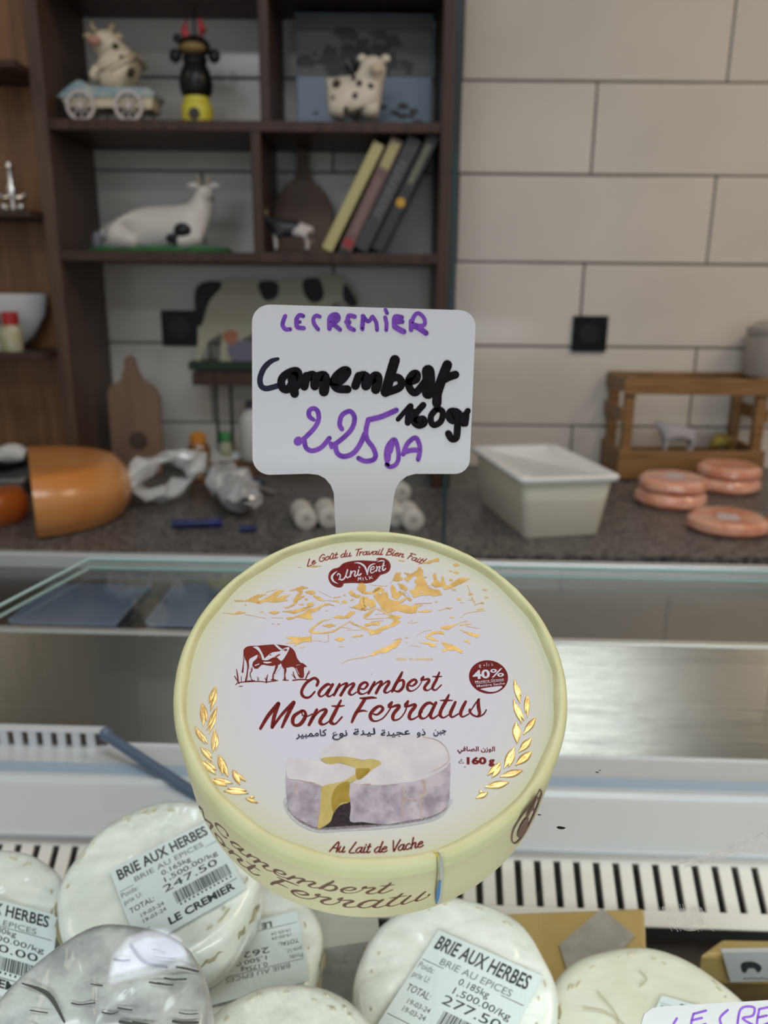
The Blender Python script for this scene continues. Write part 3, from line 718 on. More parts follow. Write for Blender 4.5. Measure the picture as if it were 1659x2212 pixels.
def crumple(name, verts_fn, nu, nv, m, lb, cat, loc, amp, seed, sc=30, parent=None):
    v = []; f = []
    for j in range(nv + 1):
        for i in range(nu + 1):
            q = Vector(verts_fn(i / nu, j / nv)); n = noise.noise_vector(q * sc + Vector((seed, seed, seed))); q = q + n * amp; v.append(q)
    for j in range(nv):
        for i in range(nu): a = j * (nu + 1) + i; f.append((a, a + 1, a + nu + 2, a + nu + 1))
    o = mesh_obj(name, v, f, m, parent, False); o.location = loc
    if lb: tag(o, lb, cat)
    return o
m_film = mat('cling_film', (.80, .82, .84), .15, alpha=.72, coat=1, spec=.8)
m_foil = mat('crinkled_foil', (.66, .67, .70), .25, .35, coat=.5)
m_paper = mat('white_paper', (.7, .7, .7), .6)
def bag(u, v, L, Wd, H):      # closed pillow
    a = v * 2 * math.pi; e = math.sin(math.pi * min(max(u, .04), .96)) ** .45
    return (L * (u - .5), Wd * e * math.cos(a), H + H * e * math.sin(a) * (.99))
p = kpos(30, 1000)
o = crumple('crumpled_paper', lambda u, v: bag(u, v, .075, .03, .022), 10, 12, m_paper, 'crumpled white paper lying in the black pan', 'paper', (kpos(30, 1060).x - .03, 1.76, ZK + .047), .006, 3)
# loop of clear film beside the orange cheese
p = kpos(375, 1085)
def loopf(u, v):
    a = u * 2 * math.pi; b = v * 2 * math.pi; R1, R2 = .046 + .008 * math.sin(2 * a + 1), .017 + .009 * math.sin(3 * a)
    return ((R1 + R2 * math.cos(b)) * math.cos(a) * 1.0, .05 * math.sin(b) * .6 + .04 * math.cos(a), .062 + (R1 + R2 * math.cos(b)) * math.sin(a) * .9)
o = crumple('film_roll', loopf, 26, 12, m_film, 'loose loop of clear plastic film beside the orange cheese', 'plastic film', (p.x - .008, p.y - .01, ZK), .014, 7, 32)
p = kpos(400, 1010)
crumple('plastic_bag', lambda u, v: bag(u, v, .20, .05, .022), 18, 14, m_film, 'crumpled clear plastic bag heaped behind the film loop', 'plastic bag', (p.x + .05, p.y - .03, ZK + .010), .014, 11, 30)
# foil bag
p0_ = kpos(455, 1035); p1_ = kpos(535, 1132)
o = crumple('foil_bag', lambda u, v: bag(u, v, .30, .045, .030), 26, 18, m_foil, 'crinkled silver bag lying on the counter behind the blue marker', 'foil bag', ((p0_.x + p1_.x) / 2 + .02, (p0_.y + p1_.y) / 2 - .04, ZK + .012), .018, 15, 34)
o.rotation_euler = (0, 0, math.atan2(p1_.y - p0_.y, p1_.x - p0_.x))
# blue marker and blue things
m_blue = mat('navy_plastic', (.008, .018, .11), .35)
p = kpos(425, 1140)
t = thing('marker_pen', 'dark blue marker pen lying in front of the silver bag', 'marker', (p.x, p.y, ZK + .0085), (0, 0, .12))
MB().tube([(-.045, 0, 0), (.02, 0, 0)], .008, 12).build('barrel', m_blue, t, True)
MB().tube([(.0205, 0, 0), (.045, 0, 0), (.048, 0, 0)], [.0085, .0082, .006], 12).build('cap', mat('navy_cap', (.01, .02, .16), .3), t, True)
p = kpos(548, 1055)
t = thing('scissors', 'navy handled scissors lying behind the silver bag', 'scissors', (p.x + .005, p.y, ZK + .006), (0, 0, -.9))
for q in (-1, 1):
    pts = [(math.cos(a) * .018 - .03, q * .016 + math.sin(a) * .014, 0) for a in [i * 2 * math.pi / 14 for i in range(15)]]
    MB().tube(pts, .0055, 8).build('handle', m_blue, t, True)
    MB().box((-.012, q * .004 - .004, -.001), (.075, q * .004 + .004, .001), bev=.0005).build('blade', m_stl, t)
p = kpos(535, 1150)
t = thing('pen_cap', 'small navy cap on the counter below the silver bag', 'cap', (p.x, p.y, ZK + .007), (0, 0, .1))
MB().tube([(-.014, 0, 0), (.014, 0, 0), (.017, 0, 0)], [.0065, .006, .004], 12).build('cap_body', m_blue, t, True)

# white rolls (price label rolls) behind the tag stem
m_roll = mat('roll_paper', (.62, .60, .56), .5)
rolls = [(662, 1145, .45, 'white roll lying left of the price tag stem, nearest the silver bag'), (712, 1142, .4, 'white roll touching the left side of the price tag stem'),
         (868, 1085, .5, 'white roll farthest back on the right of the price tag stem'), (856, 1140, .35, 'white roll just right of the price tag stem, half hidden'), (893, 1148, .35, 'white roll at the right end of the group by the tag stem')]
for px, py, a, lb in rolls:
    p = kpos(px, py)
    t = thing('label_roll', lb, 'roll', (p.x, p.y, ZK + .0205), (0, 0, a - .2), 'white rolls behind the price tag stem')
    Mx = Matrix.Rotation(-math.pi / 2, 4, 'X')
    MB().lathe([(.006, 0), (.0185, 0), (.0205, .0015), (.0205, .070), (.0185, .072), (.006, .072), (.006, 0)], 24, Mx, cap=False).build('paper_roll', m_roll, t, True)
    MB().lathe([(.0055, .002), (.0055, .07)], 12, Mx).build('core', mat('roll_core', (.45, .42, .38), .6), t, True)

# ------------------------------------------------------------------ white tub
m_tub = mat('tub_plastic', (.86, .86, .74), .35, sub=0.0); m_lid = mat('tub_lid_plastic', (.82, .86, .86), .25, coat=.3)
a = kpos(1133, 1165); b = kpos(1268, 1165)
wv = (b - a); wl = wv.length; wl = .145; ang = .19
t = thing('storage_tub', 'white plastic food tub with a translucent lid on the granite counter', 'tub', (a.x, a.y, ZK), (0, 0, ang))
sk = kpos(1010, 1060); back = Vector((sk.x - a.x, sk.y - a.y)); LL = .26
shear_ = (back.x / back.y) * 1.0
def tubv(fx, fy, z, g=0):    # footprint sheared towards the back left as seen
    x = fx * wl; y = fy * LL; gx = g
    return (x + (gx if fx > .5 else -gx), y + (gx if fy > .5 else -gx), z)
Hh = .105
def ring(z, g, r=.012):
    pts = []
    for (fx, fy, a0) in ((0, 0, math.pi), (1, 0, 1.5 * math.pi), (1, 1, 0), (0, 1, .5 * math.pi)):
        cx_ = fx * wl + (-1 if fx else 1) * r + (g if fx else -g); cy_ = fy * LL + (-1 if fy else 1) * r + (g if fy else -g)
        for k in range(5): an = a0 + k * math.pi / 8; pts.append((cx_ + r * math.cos(an), cy_ + r * math.sin(an), z))
    return pts
def rings(levels, cap0=True, cap1=True):
    v = []; f = []; n = 20
    for z, g in levels: v += ring(z, g)
    for j in range(len(levels) - 1):
        for i in range(n): q = j * n + i; w = j * n + (i + 1) % n; f.append((q, w, w + n, q + n))
    if cap0: f.append(tuple(range(n))[::-1])
    if cap1: f.append(tuple(len(v) - n + i for i in range(n)))
    return MB().add(v, f)
rings([(0.001, -.002), (.004, 0), (Hh, .013), (Hh + .002, .020), (Hh + .004, .020)]).build('tub_body', m_tub, t, True)
rings([(Hh + .0045, .022), (Hh + .010, .023), (Hh + .013, .020), (Hh + .012, -.010), (Hh + .009, -.014)], True, True).build('tub_lid', m_lid, t, True)

# ------------------------------------------------------------------ ham slice packs
m_ham = mat('pink_ham', (.70, .27, .17), .25, var=(.80, .44, .31), scale=28, coat=.6, coatr=.1, bump=.3, bscale=30)
m_hlab = mat('pale_sticker', (.55, .50, .50), .5)
hams = [(1446, 1108, 0, .074, 'bottom pink sliced meat pack of the left stack'), (1446, 1085, 1, .073, 'top pink sliced meat pack of the left stack, with a pale sticker'),
        (1567, 1074, 0, .070, 'bottom pink sliced meat pack of the stack by the crate'), (1566, 1025, 1, .070, 'top pink sliced meat pack of the stack by the crate'),
        (1566, 1168, 0, .074, 'single pink sliced meat pack with a sticker nearest the counter edge'), (1712, 1160, 0, .05, 'pink sliced meat pack cut by the right edge of the picture')]
base = {}
for i, (px, py, lv, r, lb) in enumerate(hams):
    if lv == 0: p = kpos(px, py); p.x *= (p.y + r) / p.y; p.y += r; base = p
    else: p = Vector((base.x + .004, base.y + .006, 0))
    th = .030 if lv == 0 and i in (0, 2) else .026
    t = thing('meat_pack', lb, 'meat pack', (p.x, p.y, ZK + (0.001 if lv == 0 else .032)), (0, 0, i * 1.1), 'pink sliced meat packs on the counter')
    n = 30; v = []; f = []
    prof = [(.0001, 0), (r * .9, 0), (r * 1.0, th * .3), (r * .97, th * .75), (r * .86, th), (.0001, th * .93)]
    mb = MB().lathe(prof, n)
    mb.v = [Vector((q.x * (1 + .04 * math.sin(3 * math.atan2(q.y, q.x) + i)), q.y * (1 + .03 * math.cos(5 * math.atan2(q.y, q.x))), q.z)) for q in mb.v]
    mb.build('meat_slices', m_ham, t, True)
    if i in (1, 4): MB().box((-.012, -.02, th * .95), (.03, .018, th * 1.02), bev=.0006).build('sticker', m_hlab, t)

# ------------------------------------------------------------------ wooden crate with lamb
m_crate = mat('crate_wood', (.20, .105, .035), .5, var=(.28, .155, .06), scale=7, aniso_scale=(1.5, 12, 12))
YC = 1.855
def cl(px, py, Y=YC): q = at_y(px, py, Y); return q.x, q.z - ZK
x0, _ = cl(1340, 1000); x1, _ = cl(1640, 1000); _, zt = cl(1450, 815); _, zt2 = cl(1450, 852); _, zl = cl(1450, 972)
t = thing('wooden_crate', 'open brown wooden crate with slatted sides against the tiles at the right', 'crate', ((x0 + x1) / 2, YC, ZK))
hw = (x1 - x0) / 2; D = .15
def cb(name, lo, hi, bev=.002): return MB().box(lo, hi, bev=bev).build(name, m_crate, t)
for sx in (-1, 1):
    for yy in (0, D - .022):
        xa = sx * hw - (.022 if sx > 0 else 0); cb('corner_post', (xa, yy, .001), (xa + .022, yy + .022, zt))
    for (za, zb_) in ((.004, zl), (zt - .035, zt - .002)):
        xa = sx * hw - (-.001 if sx > 0 else .009); cb('side_slat', (xa, 0, za), (xa + .008, D, zb_))
    cb('side_slat', (sx * hw - (-.001 if sx > 0 else .009), 0, (zl + zt) / 2 - .02), (sx * hw + (.009 if sx > 0 else -.001), D, (zl + zt) / 2 + .012))
cb('front_slat', (-hw - .008, -.009, .004), (hw + .008, -.001, zl))
cb('front_slat', (-hw - .008, -.009, zt2), (hw + .008, -.001, zt - .002))
cb('back_slat', (-hw, D + .001, .004), (hw, D + .009, zl * .7))
cb('back_slat', (-hw, D + .001, zt - .03), (hw, D + .009, zt - .002))
cb('floor_slat', (-hw + .023, .0, .006), (hw - .023, D, .016))
MB().box((-hw + .03, .03, .016), (hw - .03, D - .03, zl * .75), bev=.01).build('dark_filling', mat('dark_straw', (.02, .018, .015), .9), t)
q = cl(1465, 965, YC + .06)
t3 = thing('lamb_figurine', 'small white lamb figurine standing inside the wooden crate', 'figurine', (q[0], YC + .07, ZK + zl * .75), (0, 0, math.pi))
standing_cow(t3, .085, mat('wool_white', (.50, .48, .50), .9, bump=.8, bscale=220), stocky=1.15, horn=False)
q = cl(1560, 965, YC + .1)
t3 = thing('yellow_figurine', 'tiny yellow chick figurine beside the lamb in the crate', 'figurine', (q[0] - .02, YC + .07, ZK + zl * .75))
my = mat('chick_yellow', (.30, .23, .04), .7)
skin('body', [(0, 0, .018, .016), (.012, 0, .034, .011), (.03, 0, .032, .004), (-.022, 0, .024, .005)], [(0, 1), (1, 2), (0, 3)], my, t3)
for q_ in (-1, 1): MB().tube([(.0, q_ * .006, .006), (.002, q_ * .006, .0)], .002, 6).build('leg', m_horn, t3)
# pale canister behind the crate at the right edge
q = at_y(1672, 800, 1.93)
t = thing('canister', 'pale beige canister on top of the crate, cut by the right edge of the picture', 'canister', (q.x, 1.93, ZK + zt - .0005))
MB().lathe([(.0001, 0), (.068, 0), (.07, .004), (.07, .09), (.066, .1)], 32).build('canister_body', mat('beige_enamel', (.36, .34, .30), .4), t, True)
MB().lathe([(.072, .096), (.072, .110), (.05, .124), (.012, .130), (.012, .14), (.0001, .143)], 32).build('canister_lid', mat('beige_enamel_lid', (.33, .31, .28), .4), t, True)

# ------------------------------------------------------------------ display case
YAW = math.radians(-1.8)
m_ss = brushed('brushed_steel', (.27, .27, .245), .21, (1.5, 80, 80), .9)
m_ss2 = brushed('polished_steel_top', (.19, .19, .185), .20, (1.5, 60, 60), .9)
m_wht = mat('white_enamel', (.66, .69, .73), .3, coat=.2)
m_grl = mat('grille_steel', (.86, .81, .76), .4, .0)
m_tray = mat('dark_tray', (.035, .028, .022), .45, var=(.06, .045, .035), scale=12)
case = thing('display_case', 'refrigerated deli display case with steel back ledge, slotted grille and dark tray', 'display case', (0, .4, 0), (0, 0, YAW))
def cz(k, Y): return HC - k * Y       # height on the sight line k at depth Y
def cp(name, lo, hi, m, bev=.0015, smooth=False):
    o = MB().box((lo[0], lo[1] - .4, lo[2]), (hi[0], hi[1] - .4, hi[2]), bev=bev).build(name, m, case, smooth); return o
XL, XR = -1.1, 1.2
# grille with slots: bars between the slots, each its own piece
YG = .460; zg1 = cz(.795, YG); YGb = .430; zg0 = cz(.905, YGb)
gl_ = math.hypot(YG - YGb, zg1 - zg0); ga = math.atan2(YG - YGb, zg1 - zg0)
GM = Matrix.Translation((0, YGb - .4, zg0)) @ Matrix.Rotation(-ga, 4, 'X')      # slanted plane of the grille
MB().box((XL, 0, -.005), (XR, .004, .005), bev=.001, M=GM).build('grille_rail', m_grl, case)
MB().box((XL, 0, gl_ - .005), (XR, .004, gl_ + .003), bev=.001, M=GM).build('grille_rail', m_grl, case)
pitch = .0131; bar = MB().box((-.0043, 0, .0045), (.0043, .0038, gl_ - .0045), bev=.0008, M=GM)
bo = None
for i in range(-41, 48):
    if bo is None: bo = bar.build('grille_bar', m_grl, case); o = bo
    else: o = link(bpy.data.objects.new('grille_bar', bo.data), case)
    o.location = (i * pitch + .0052, 0, 0)
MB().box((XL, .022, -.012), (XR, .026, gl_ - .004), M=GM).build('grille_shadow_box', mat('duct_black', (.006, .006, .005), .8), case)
# white stepped ledge
YS = .515; zl_ = zg1 + .003
cp('front_ledge', (XL, YG - .004, zg1 + .0015), (XR, YS + .006, zl_ + .003), m_wht, .002)
zl2 = cz(.700, YS + .002)
def lath(name, prof, m):      # profile (y, z) drawn along x
    v = []; f = []; n = len(prof)
    for x in (XL, XR):
        v += [(x, y - .4, z) for y, z in prof]
    for i in range(n - 1): f.append((i, i + 1, n + i + 1, n + i))
    o = mesh_obj(name, v, f, m, case, False); s = o.modifiers.new('t', 'SOLIDIFY'); s.thickness = .0015; s.offset = -1
    return o
cp('step_reflection', (XL, YS + .0125, zl2 + .0008), (XR, YS + .026, zl2 + .0022), mat('step_reflection_blue', (.38, .48, .60), .35), .0005)  # bluish reflection of the ledge step, painted as a thin strip
YB_ = .585; zb0 = cz(.632, YB_); YB1 = .665; zb1 = cz(.459, YB1)
lath('moulded_ledge', [(YS, zl_ + .002), (YS + .002, zl_ + .0045), (YS + .001, zl2 - .003), (YS + .004, zl2), (YS + .010, zl2 + .0006), (YB_ - .004, zb0 - .001), (YB_, zb0)], m_wht)
lath('steel_back', [(YB_, zb0 - .04), (YB_, zb0), (YB1, zb1)], m_ss)
cp('edge_trim', (XL, YB1 - .003, zb1 - .001), (XR, YB1 + .006, zb1 + .0022), mat('bright_trim', (.75, .75, .72), .25, .6), .001)
YT = .835; zt0 = zb1; zt1 = cz(.346, YT)
cp('steel_worktop', (XL, YB1 + .006, zt0 - .004), (XR, YT, zt0 + .0005), m_ss2, .0005)
cp('back_upstand', (XL, YT, zt0 - .02), (XR, YT + .012, zt1), mat('upstand_steel', (.62, .65, .66), .25, .55), .002)
# reflection of the slots low on the steel back at the left, built as bars
zq0 = cz(.645, YB_ - .008); zq1 = cz(.612, YB_ - .008)
gx0, gx1 = -.62, -.235
cp('mirrored_grille_rail', (gx0, YB_ - .010, zq1 - .002), (gx1, YB_ - .001, zq1), m_wht, .0005)
for i in range(32):
    x = gx0 + .004 + i * .0122
    if x + .007 > gx1: break
    cp('mirrored_grille_bar', (x, YB_ - .010, zq0 + .001), (x + .0066, YB_ - .006, zq1 - .0015), m_wht, .0005)
cp('mirrored_grille_shadow', (gx0, YB_ - .004, zq0), (gx1, YB_ - .001, zq1 - .001), mat('mirrored_slot_grey', (.10, .09, .09), .7))
# tray floor and the body of the case
ZTR = HC - .412
cp('tray_floor', (XL, .05, ZTR - .02), (XR, YG + .03, ZTR), m_tray)
cp('case_body', (XL, .04, .08), (XR, YT + .01, ZTR - .021), m_wht, .004)
cp('kick_plate', (XL + .02, .07, 0.001), (XR - .02, YT - .02, .079), m_dark_metal)
cp('case_rear_wall', (XL, YB_ + .02, ZTR - .019), (XR, YT + .01, zb0 - .045), m_wht)
for x in (XL, XR - .012): cp('end_wall', (x, .05, ZTR + .001), (x + .012, YB_ - .002, zb0 - .01), m_wht)
m_gl = glass_mat('clear_glass', (.955, .975, .965), 0.0, 1.0)
m_ge = mat('glass_edge', (.30, .46, .44), .12, coat=1)
ZG = HC - .158
# front pane
cp('front_pane', (XL, .052, ZTR + .001), (XR, .058, ZG - .008), m_gl, 0)

# blue reflections in the steel top at the left, painted as flat sheets
m_bl = mat('painted_blue_reflection', (.14, .19, .28), .28, .4, var=(.21, .27, .37), scale=6)
for i, (a, b, lb) in enumerate((((70, 1258), (290, 1352), 'flat blue-grey sheet, a painted reflection on the steel ledge, at the left'), ((352, 1258), (560, 1356), 'flat blue-grey sheet, a painted reflection on the steel ledge, beside the round box'))):
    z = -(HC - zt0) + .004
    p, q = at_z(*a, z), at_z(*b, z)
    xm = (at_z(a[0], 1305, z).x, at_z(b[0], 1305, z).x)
    t = thing('blue_reflection', lb, 'tray', ((xm[0] + xm[1]) / 2, (p.y + q.y) / 2, zt0 + .0012), (0, 0, YAW)); w_ = (xm[1] - xm[0]) / 2; d_ = (p.y - q.y) / 2 - .004
    MB().box((-w_, -d_, 0), (w_, d_, .003), bev=.001).build('reflection_sheet', m_bl, t)
    for s_ in (-1, 1): MB().box((s_ * w_ - .002, -d_, .003), (s_ * w_ + .002, d_, .006), bev=.0008).build('reflection_rim', m_bl, t)

# glass top of the case: horizontal pane with polished green edges, resting on slim posts
gt = thing('glass_shelf', 'clear horizontal glass top of the display case with a greenish edge, below the round box', 'glass top', (0, .25, ZG))
gp = [(-.178, .455), (.85, .423), (.85, .04), (-.285, .04)]
MB().prism([(x, y - .25) for x, y in gp], -.006, 0, 'z').build('pane', m_gl, gt)
e = Matrix.Translation((0, 0, 0))
def estrip(a, b):
    for z_ in (-.0003, -.0057): MB().tube([(a[0], a[1] - .25, z_), (b[0], b[1] - .25, z_)], .0010, 8).build('polished_edge', m_ge, gt)
estrip(gp[0], gp[1]); estrip(gp[3], gp[0])
for (x, y) in ((-.27, .05), (.8, .05), (.8, .41)): MB().tube([(x, y - .25, -.0062), (x, y - .25, ZTR - ZG + .001)], .005, 10).build('support_post', m_dark_metal, gt)
# scratched tape remains on the glass at the right
m_tape = mat('tape_residue', (.62, .62, .58), .5, alpha=.36, var=(.5, .5, .47), scale=400)
def gmap(px, py, l=0): q = at_z(px, py, -.158 + .0002 + l); return q
ik = Ink(gmap); r3 = random.Random(5)
for k in range(9):
    y = r3.uniform(0, 40); x = r3.uniform(-20, 20)
    ik.stroke([(1470 + x, 1862 + y * .3), (1560 + x, 1835 + y * .4), (1640 + x, 1790 + y), (1660, 1770 + y)], r3.uniform(1, 5), lift=k * 2e-5)
for k in range(16):
    x = 1425 + k * 5.5; ik.stroke([(x, 1955 + r3.uniform(-5, 5)), (x + 8, 1985), (x + 20 + k, 2005 + r3.uniform(-8, 8))], r3.uniform(1, 2.4), lift=k * 2e-5)
ik.poly('1430,1958 1470,1962 1516,1960 1518,2000 1490,2012 1460,2000 1440,1980', lift=-.00005)
o = ik.build('tape_residue', m_tape); tag(o, 'scratchy grey tape remains stuck on the glass at the right', 'tape')
ik = Ink(gmap)
for x, y, r in ((1212, 1788, 7), (1165, 1760, 3), (1105, 1762, 2), (1290, 1668, 3), (1296, 1664, 2)):
    ik.poly([(x + r * math.cos(a) * 1.4, y + r * .5 * math.sin(a * 1.1)) for a in [q * 1.05 for q in range(6)]])
o = ik.build('glass_specks', m_black2); tag(o, 'tiny dark specks of dirt on the glass top', 'dirt', kind='stuff')

# reflection of the glass edge, painted as a diagonal strip on the white ledge
m_strip = mat('blue_grey_strip', (.13, .18, .29), .35, .3)
p0 = at_y(228, 1592, .568); p1 = at_y(432, 1732, .503)
t = thing('edge_reflection', 'diagonal blue-grey painted reflection of the glass edge crossing the white ledge left of the round box', 'reflection_strip', p0)
MB().tube([(0, 0, .002), tuple(p1 - p0 + Vector((0, 0, .004)))], .0042, 8).build('strip', m_strip, t, True)
MB().ball((0, .001, .002), .0055, 10).build('strip_end', m_strip, t, True)

# upright glass screen standing on the rear of the case, its right edge dark green
xe = at_y(966, 1100, .842).x
t = thing('glass_screen', 'upright clear glass screen behind the case, its dark green right edge below the tag', 'glass screen', (xe, .842 + .012, zt1))
MB().box((-.9, -.003, .001), (-.004, .003, .42)).build('pane', glass_mat('screen_glass', (.975, .985, .98), 0, .03), t)
MB().box((-.004, -.003, .001), (0, .003, .42), bev=.0008).build('dark_edge', mat('screen_edge', (.006, .03, .03), .2), t)

# ------------------------------------------------------------------ display risers under the pile
t = thing('display_riser', 'dark riser tray under the pile of wrapped cheeses', 'riser', (.03, .19, ZTR + .001))
MB().box((-.36, -.11, 0), (.26, .115, .078), bev=.003).build('riser_body', m_tray, t)
ZR = ZTR + .079

# added lamp strip, unseen under the front glass edge, to brighten the pile
t = thing('added_strip_lamp', 'added unseen white lamp strip under the front edge of the glass top, below the frame', 'lamp', (.1, .066, ZG - .020))
MB().box((-.36, -.006, -.004), (.6, .006, .006), bev=.001).build('added_lamp_housing', m_wht, t)
MB().tube([(-.35, .004, -.004), (.59, .004, -.004)], .003, 8).build('added_lamp_tube', mat('added_tube_glow', (1, 1, 1), .5, emit=(.93, 1, .98), estr=2.0), t, True)
for x in (-.3, .5): MB().box((x - .004, -.004, .006), (x + .004, .004, .0138)).build('added_mount_clip', m_dark_metal, t)
ls = area('added_strip_light', (.22, .072, ZG - .030), .95, .01, 1.15, (.93, 1, .98), (math.radians(52), 0, 0))

# ------------------------------------------------------------------ cheeses
m_rind = mat('white_rind_film', (.78, .81, .76), .30, var=(.88, .90, .86), scale=45, coat=1, bump=.9, bscale=42, coatr=.10, bdist=.003)
def film(m, sc, strength, dist=.003):
    nt = m.node_tree; b = nt.nodes['Principled BSDF']; n = nt.nodes.new('ShaderNodeTexNoise'); n.noise_type = 'RIDGED_MULTIFRACTAL'
    n.inputs['Scale'].default_value = sc; n.inputs['Detail'].default_value = 2.5; n.inputs['Distortion'].default_value = 1.2
    tc = nt.nodes.new('ShaderNodeTexCoord'); mp = nt.nodes.new('ShaderNodeMapping'); mp.inputs['Scale'].default_value = (1, .35, 1); mp.inputs['Rotation'].default_value = (0, 0, .6)
    bp = nt.nodes.new('ShaderNodeBump'); bp.inputs['Strength'].default_value = strength; bp.inputs['Distance'].default_value = dist
    nt.links.new(tc.outputs['Object'], mp.inputs[0]); nt.links.new(mp.outputs[0], n.inputs['Vector']); nt.links.new(n.outputs[0], bp.inputs['Height']); nt.links.new(bp.outputs[0], b.inputs['Coat Normal'])
film(m_rind, 55, 1.0)
m_rind2 = mat('cream_rind_film', (.72, .70, .55), .35, var=(.78, .78, .66), scale=30, coat=.8, bump=.8, bscale=45, coatr=.12, bdist=.002)
m_ash = mat('ash_rind_film', (.27, .27, .27), .35, var=(.48, .48, .47), scale=60, coat=1, bump=.7, bscale=60, coatr=.08, lo=.35, hi=.55, bdist=.002)
film(m_rind2, 45, .9); film(m_ash, 60, .8)
m_brown = mat('rind_brown', (.40, .34, .20), .6, alpha=.75)
m_fleck = mat('rind_fleck', (.58, .52, .36), .5)
m_label = mat('label_paper', (.70, .77, .79), .45)
m_ink = mat('label_ink', (.02, .03, .035), .5); m_ink2 = mat('faded_ink', (.16, .18, .19), .5)
def frame_from(n):
    n = n.normalized(); u = Vector((0, 0, 1)).cross(n)
    if u.length < 1e-3: u = Vector((1, 0, 0))
    u.normalize(); v = n.cross(u); return u, v, n
def wheel(name, c, n, R, H, m, lb, cat='cheese', group=None, seed=0, ridges=True, brown=True, amp=1.0):
    """soft wheel; c = centre of the upper face, n = its normal"""
    u, v, n = frame_from(n)
    t = thing(name, lb, cat, c, (0, 0, 0), group)
    Mr = Matrix((u, v, n)).transposed().to_4x4(); t.rotation_euler = Mr.to_euler()
    prof = [(0, 0)] + [(R * f, 0) for f in (.15, .3, .45, .6, .75, .86)] + [(R * .93, -R * .012), (R * .975, -R * .05), (R, -R * .13), (R * 1.0, -H * .6), (R * .97, -H * .85), (R * .9, -H), (R * .5, -H), (0, -H)]
    nn = 72; V = []; F = []
    for (r, z) in prof:
        for i in range(nn):
            a = 2 * math.pi * i / nn; q = Vector((max(r, 1e-5) * math.cos(a), max(r, 1e-5) * math.sin(a), z))
            nz = noise.noise(Vector((q.x * 28 + seed, q.y * 28, q.z * 28))); n2 = noise.noise(Vector((math.cos(a) * 2.2 + seed, math.sin(a) * 2.2, seed)))
            k = min(r / R, 1) ** 2
            q.x *= 1 + .045 * n2 * k * amp; q.y *= 1 + .045 * n2 * k * amp
            if r < R * .9 and ridges and z == 0: q.z += (.00035 * math.sin(q.x * 1000 + q.y * 300 + 2.5 * noise.noise(q * 40)) + .0007 * noise.noise(q * 110)) * amp
            if z < 0: q *= 1 + .026 * nz
            if z == 0 and r > R * .5: q.z -= .0022 * abs(nz) * k
            V.append(q)
    for j in range(len(prof) - 1):
        for i in range(nn): a = j * nn + i; b = j * nn + (i + 1) % nn; F.append((a, a + nn, b + nn, b))
    o = mesh_obj('cheese_body', V, F, m, t); bm = bmesh.new(); bm.from_mesh(o.data); bmesh.ops.remove_doubles(bm, verts=bm.verts[:], dist=2e-5); bmesh.ops.recalc_face_normals(bm, faces=bm.faces[:]); bm.to_mesh(o.data); bm.free()
    for p_ in o.data.polygons: p_.use_smooth = True
    if brown:
        r4 = random.Random(seed * 7 + 1); mb = MB()
        for k in range(16):
            a = r4.uniform(-2.9, -.2); z = -R * r4.uniform(.12, .3); s_ = r4.uniform(.0015, .0045)
            pr = []
            for j in range(5): aa = a + j * s_ * 14; zz = z + r4.uniform(-.0015, .0015); pr.append((R * 1.012 * math.cos(aa), R * 1.012 * math.sin(aa), zz))
            mb.tube(pr, [.0002, .0009, .0012, .0008, .0002], 5)
        mb.build('rind_browning', m_brown, o, True)['kind'] = 'stuff'
        mb = MB()      # tan flecks and creases around the shoulder of the rind
        for k in range(26):
            a = r4.uniform(0, 6.28); rr_ = R * r4.uniform(.80, .90); da = r4.uniform(.03, .12)
            mb.tube([(rr_ * math.cos(a + da * j / 3), rr_ * math.sin(a + da * j / 3), -.0003 + r4.uniform(0, .0004)) for j in range(4)], [.0001, .0006, .0005, .0001], 5)
        mb.build('rind_flecks', m_fleck, o, True)['kind'] = 'stuff'
    t['_n'] = 0; del t['_n']
    return t, Mr.to_3x3(), Vector(c)
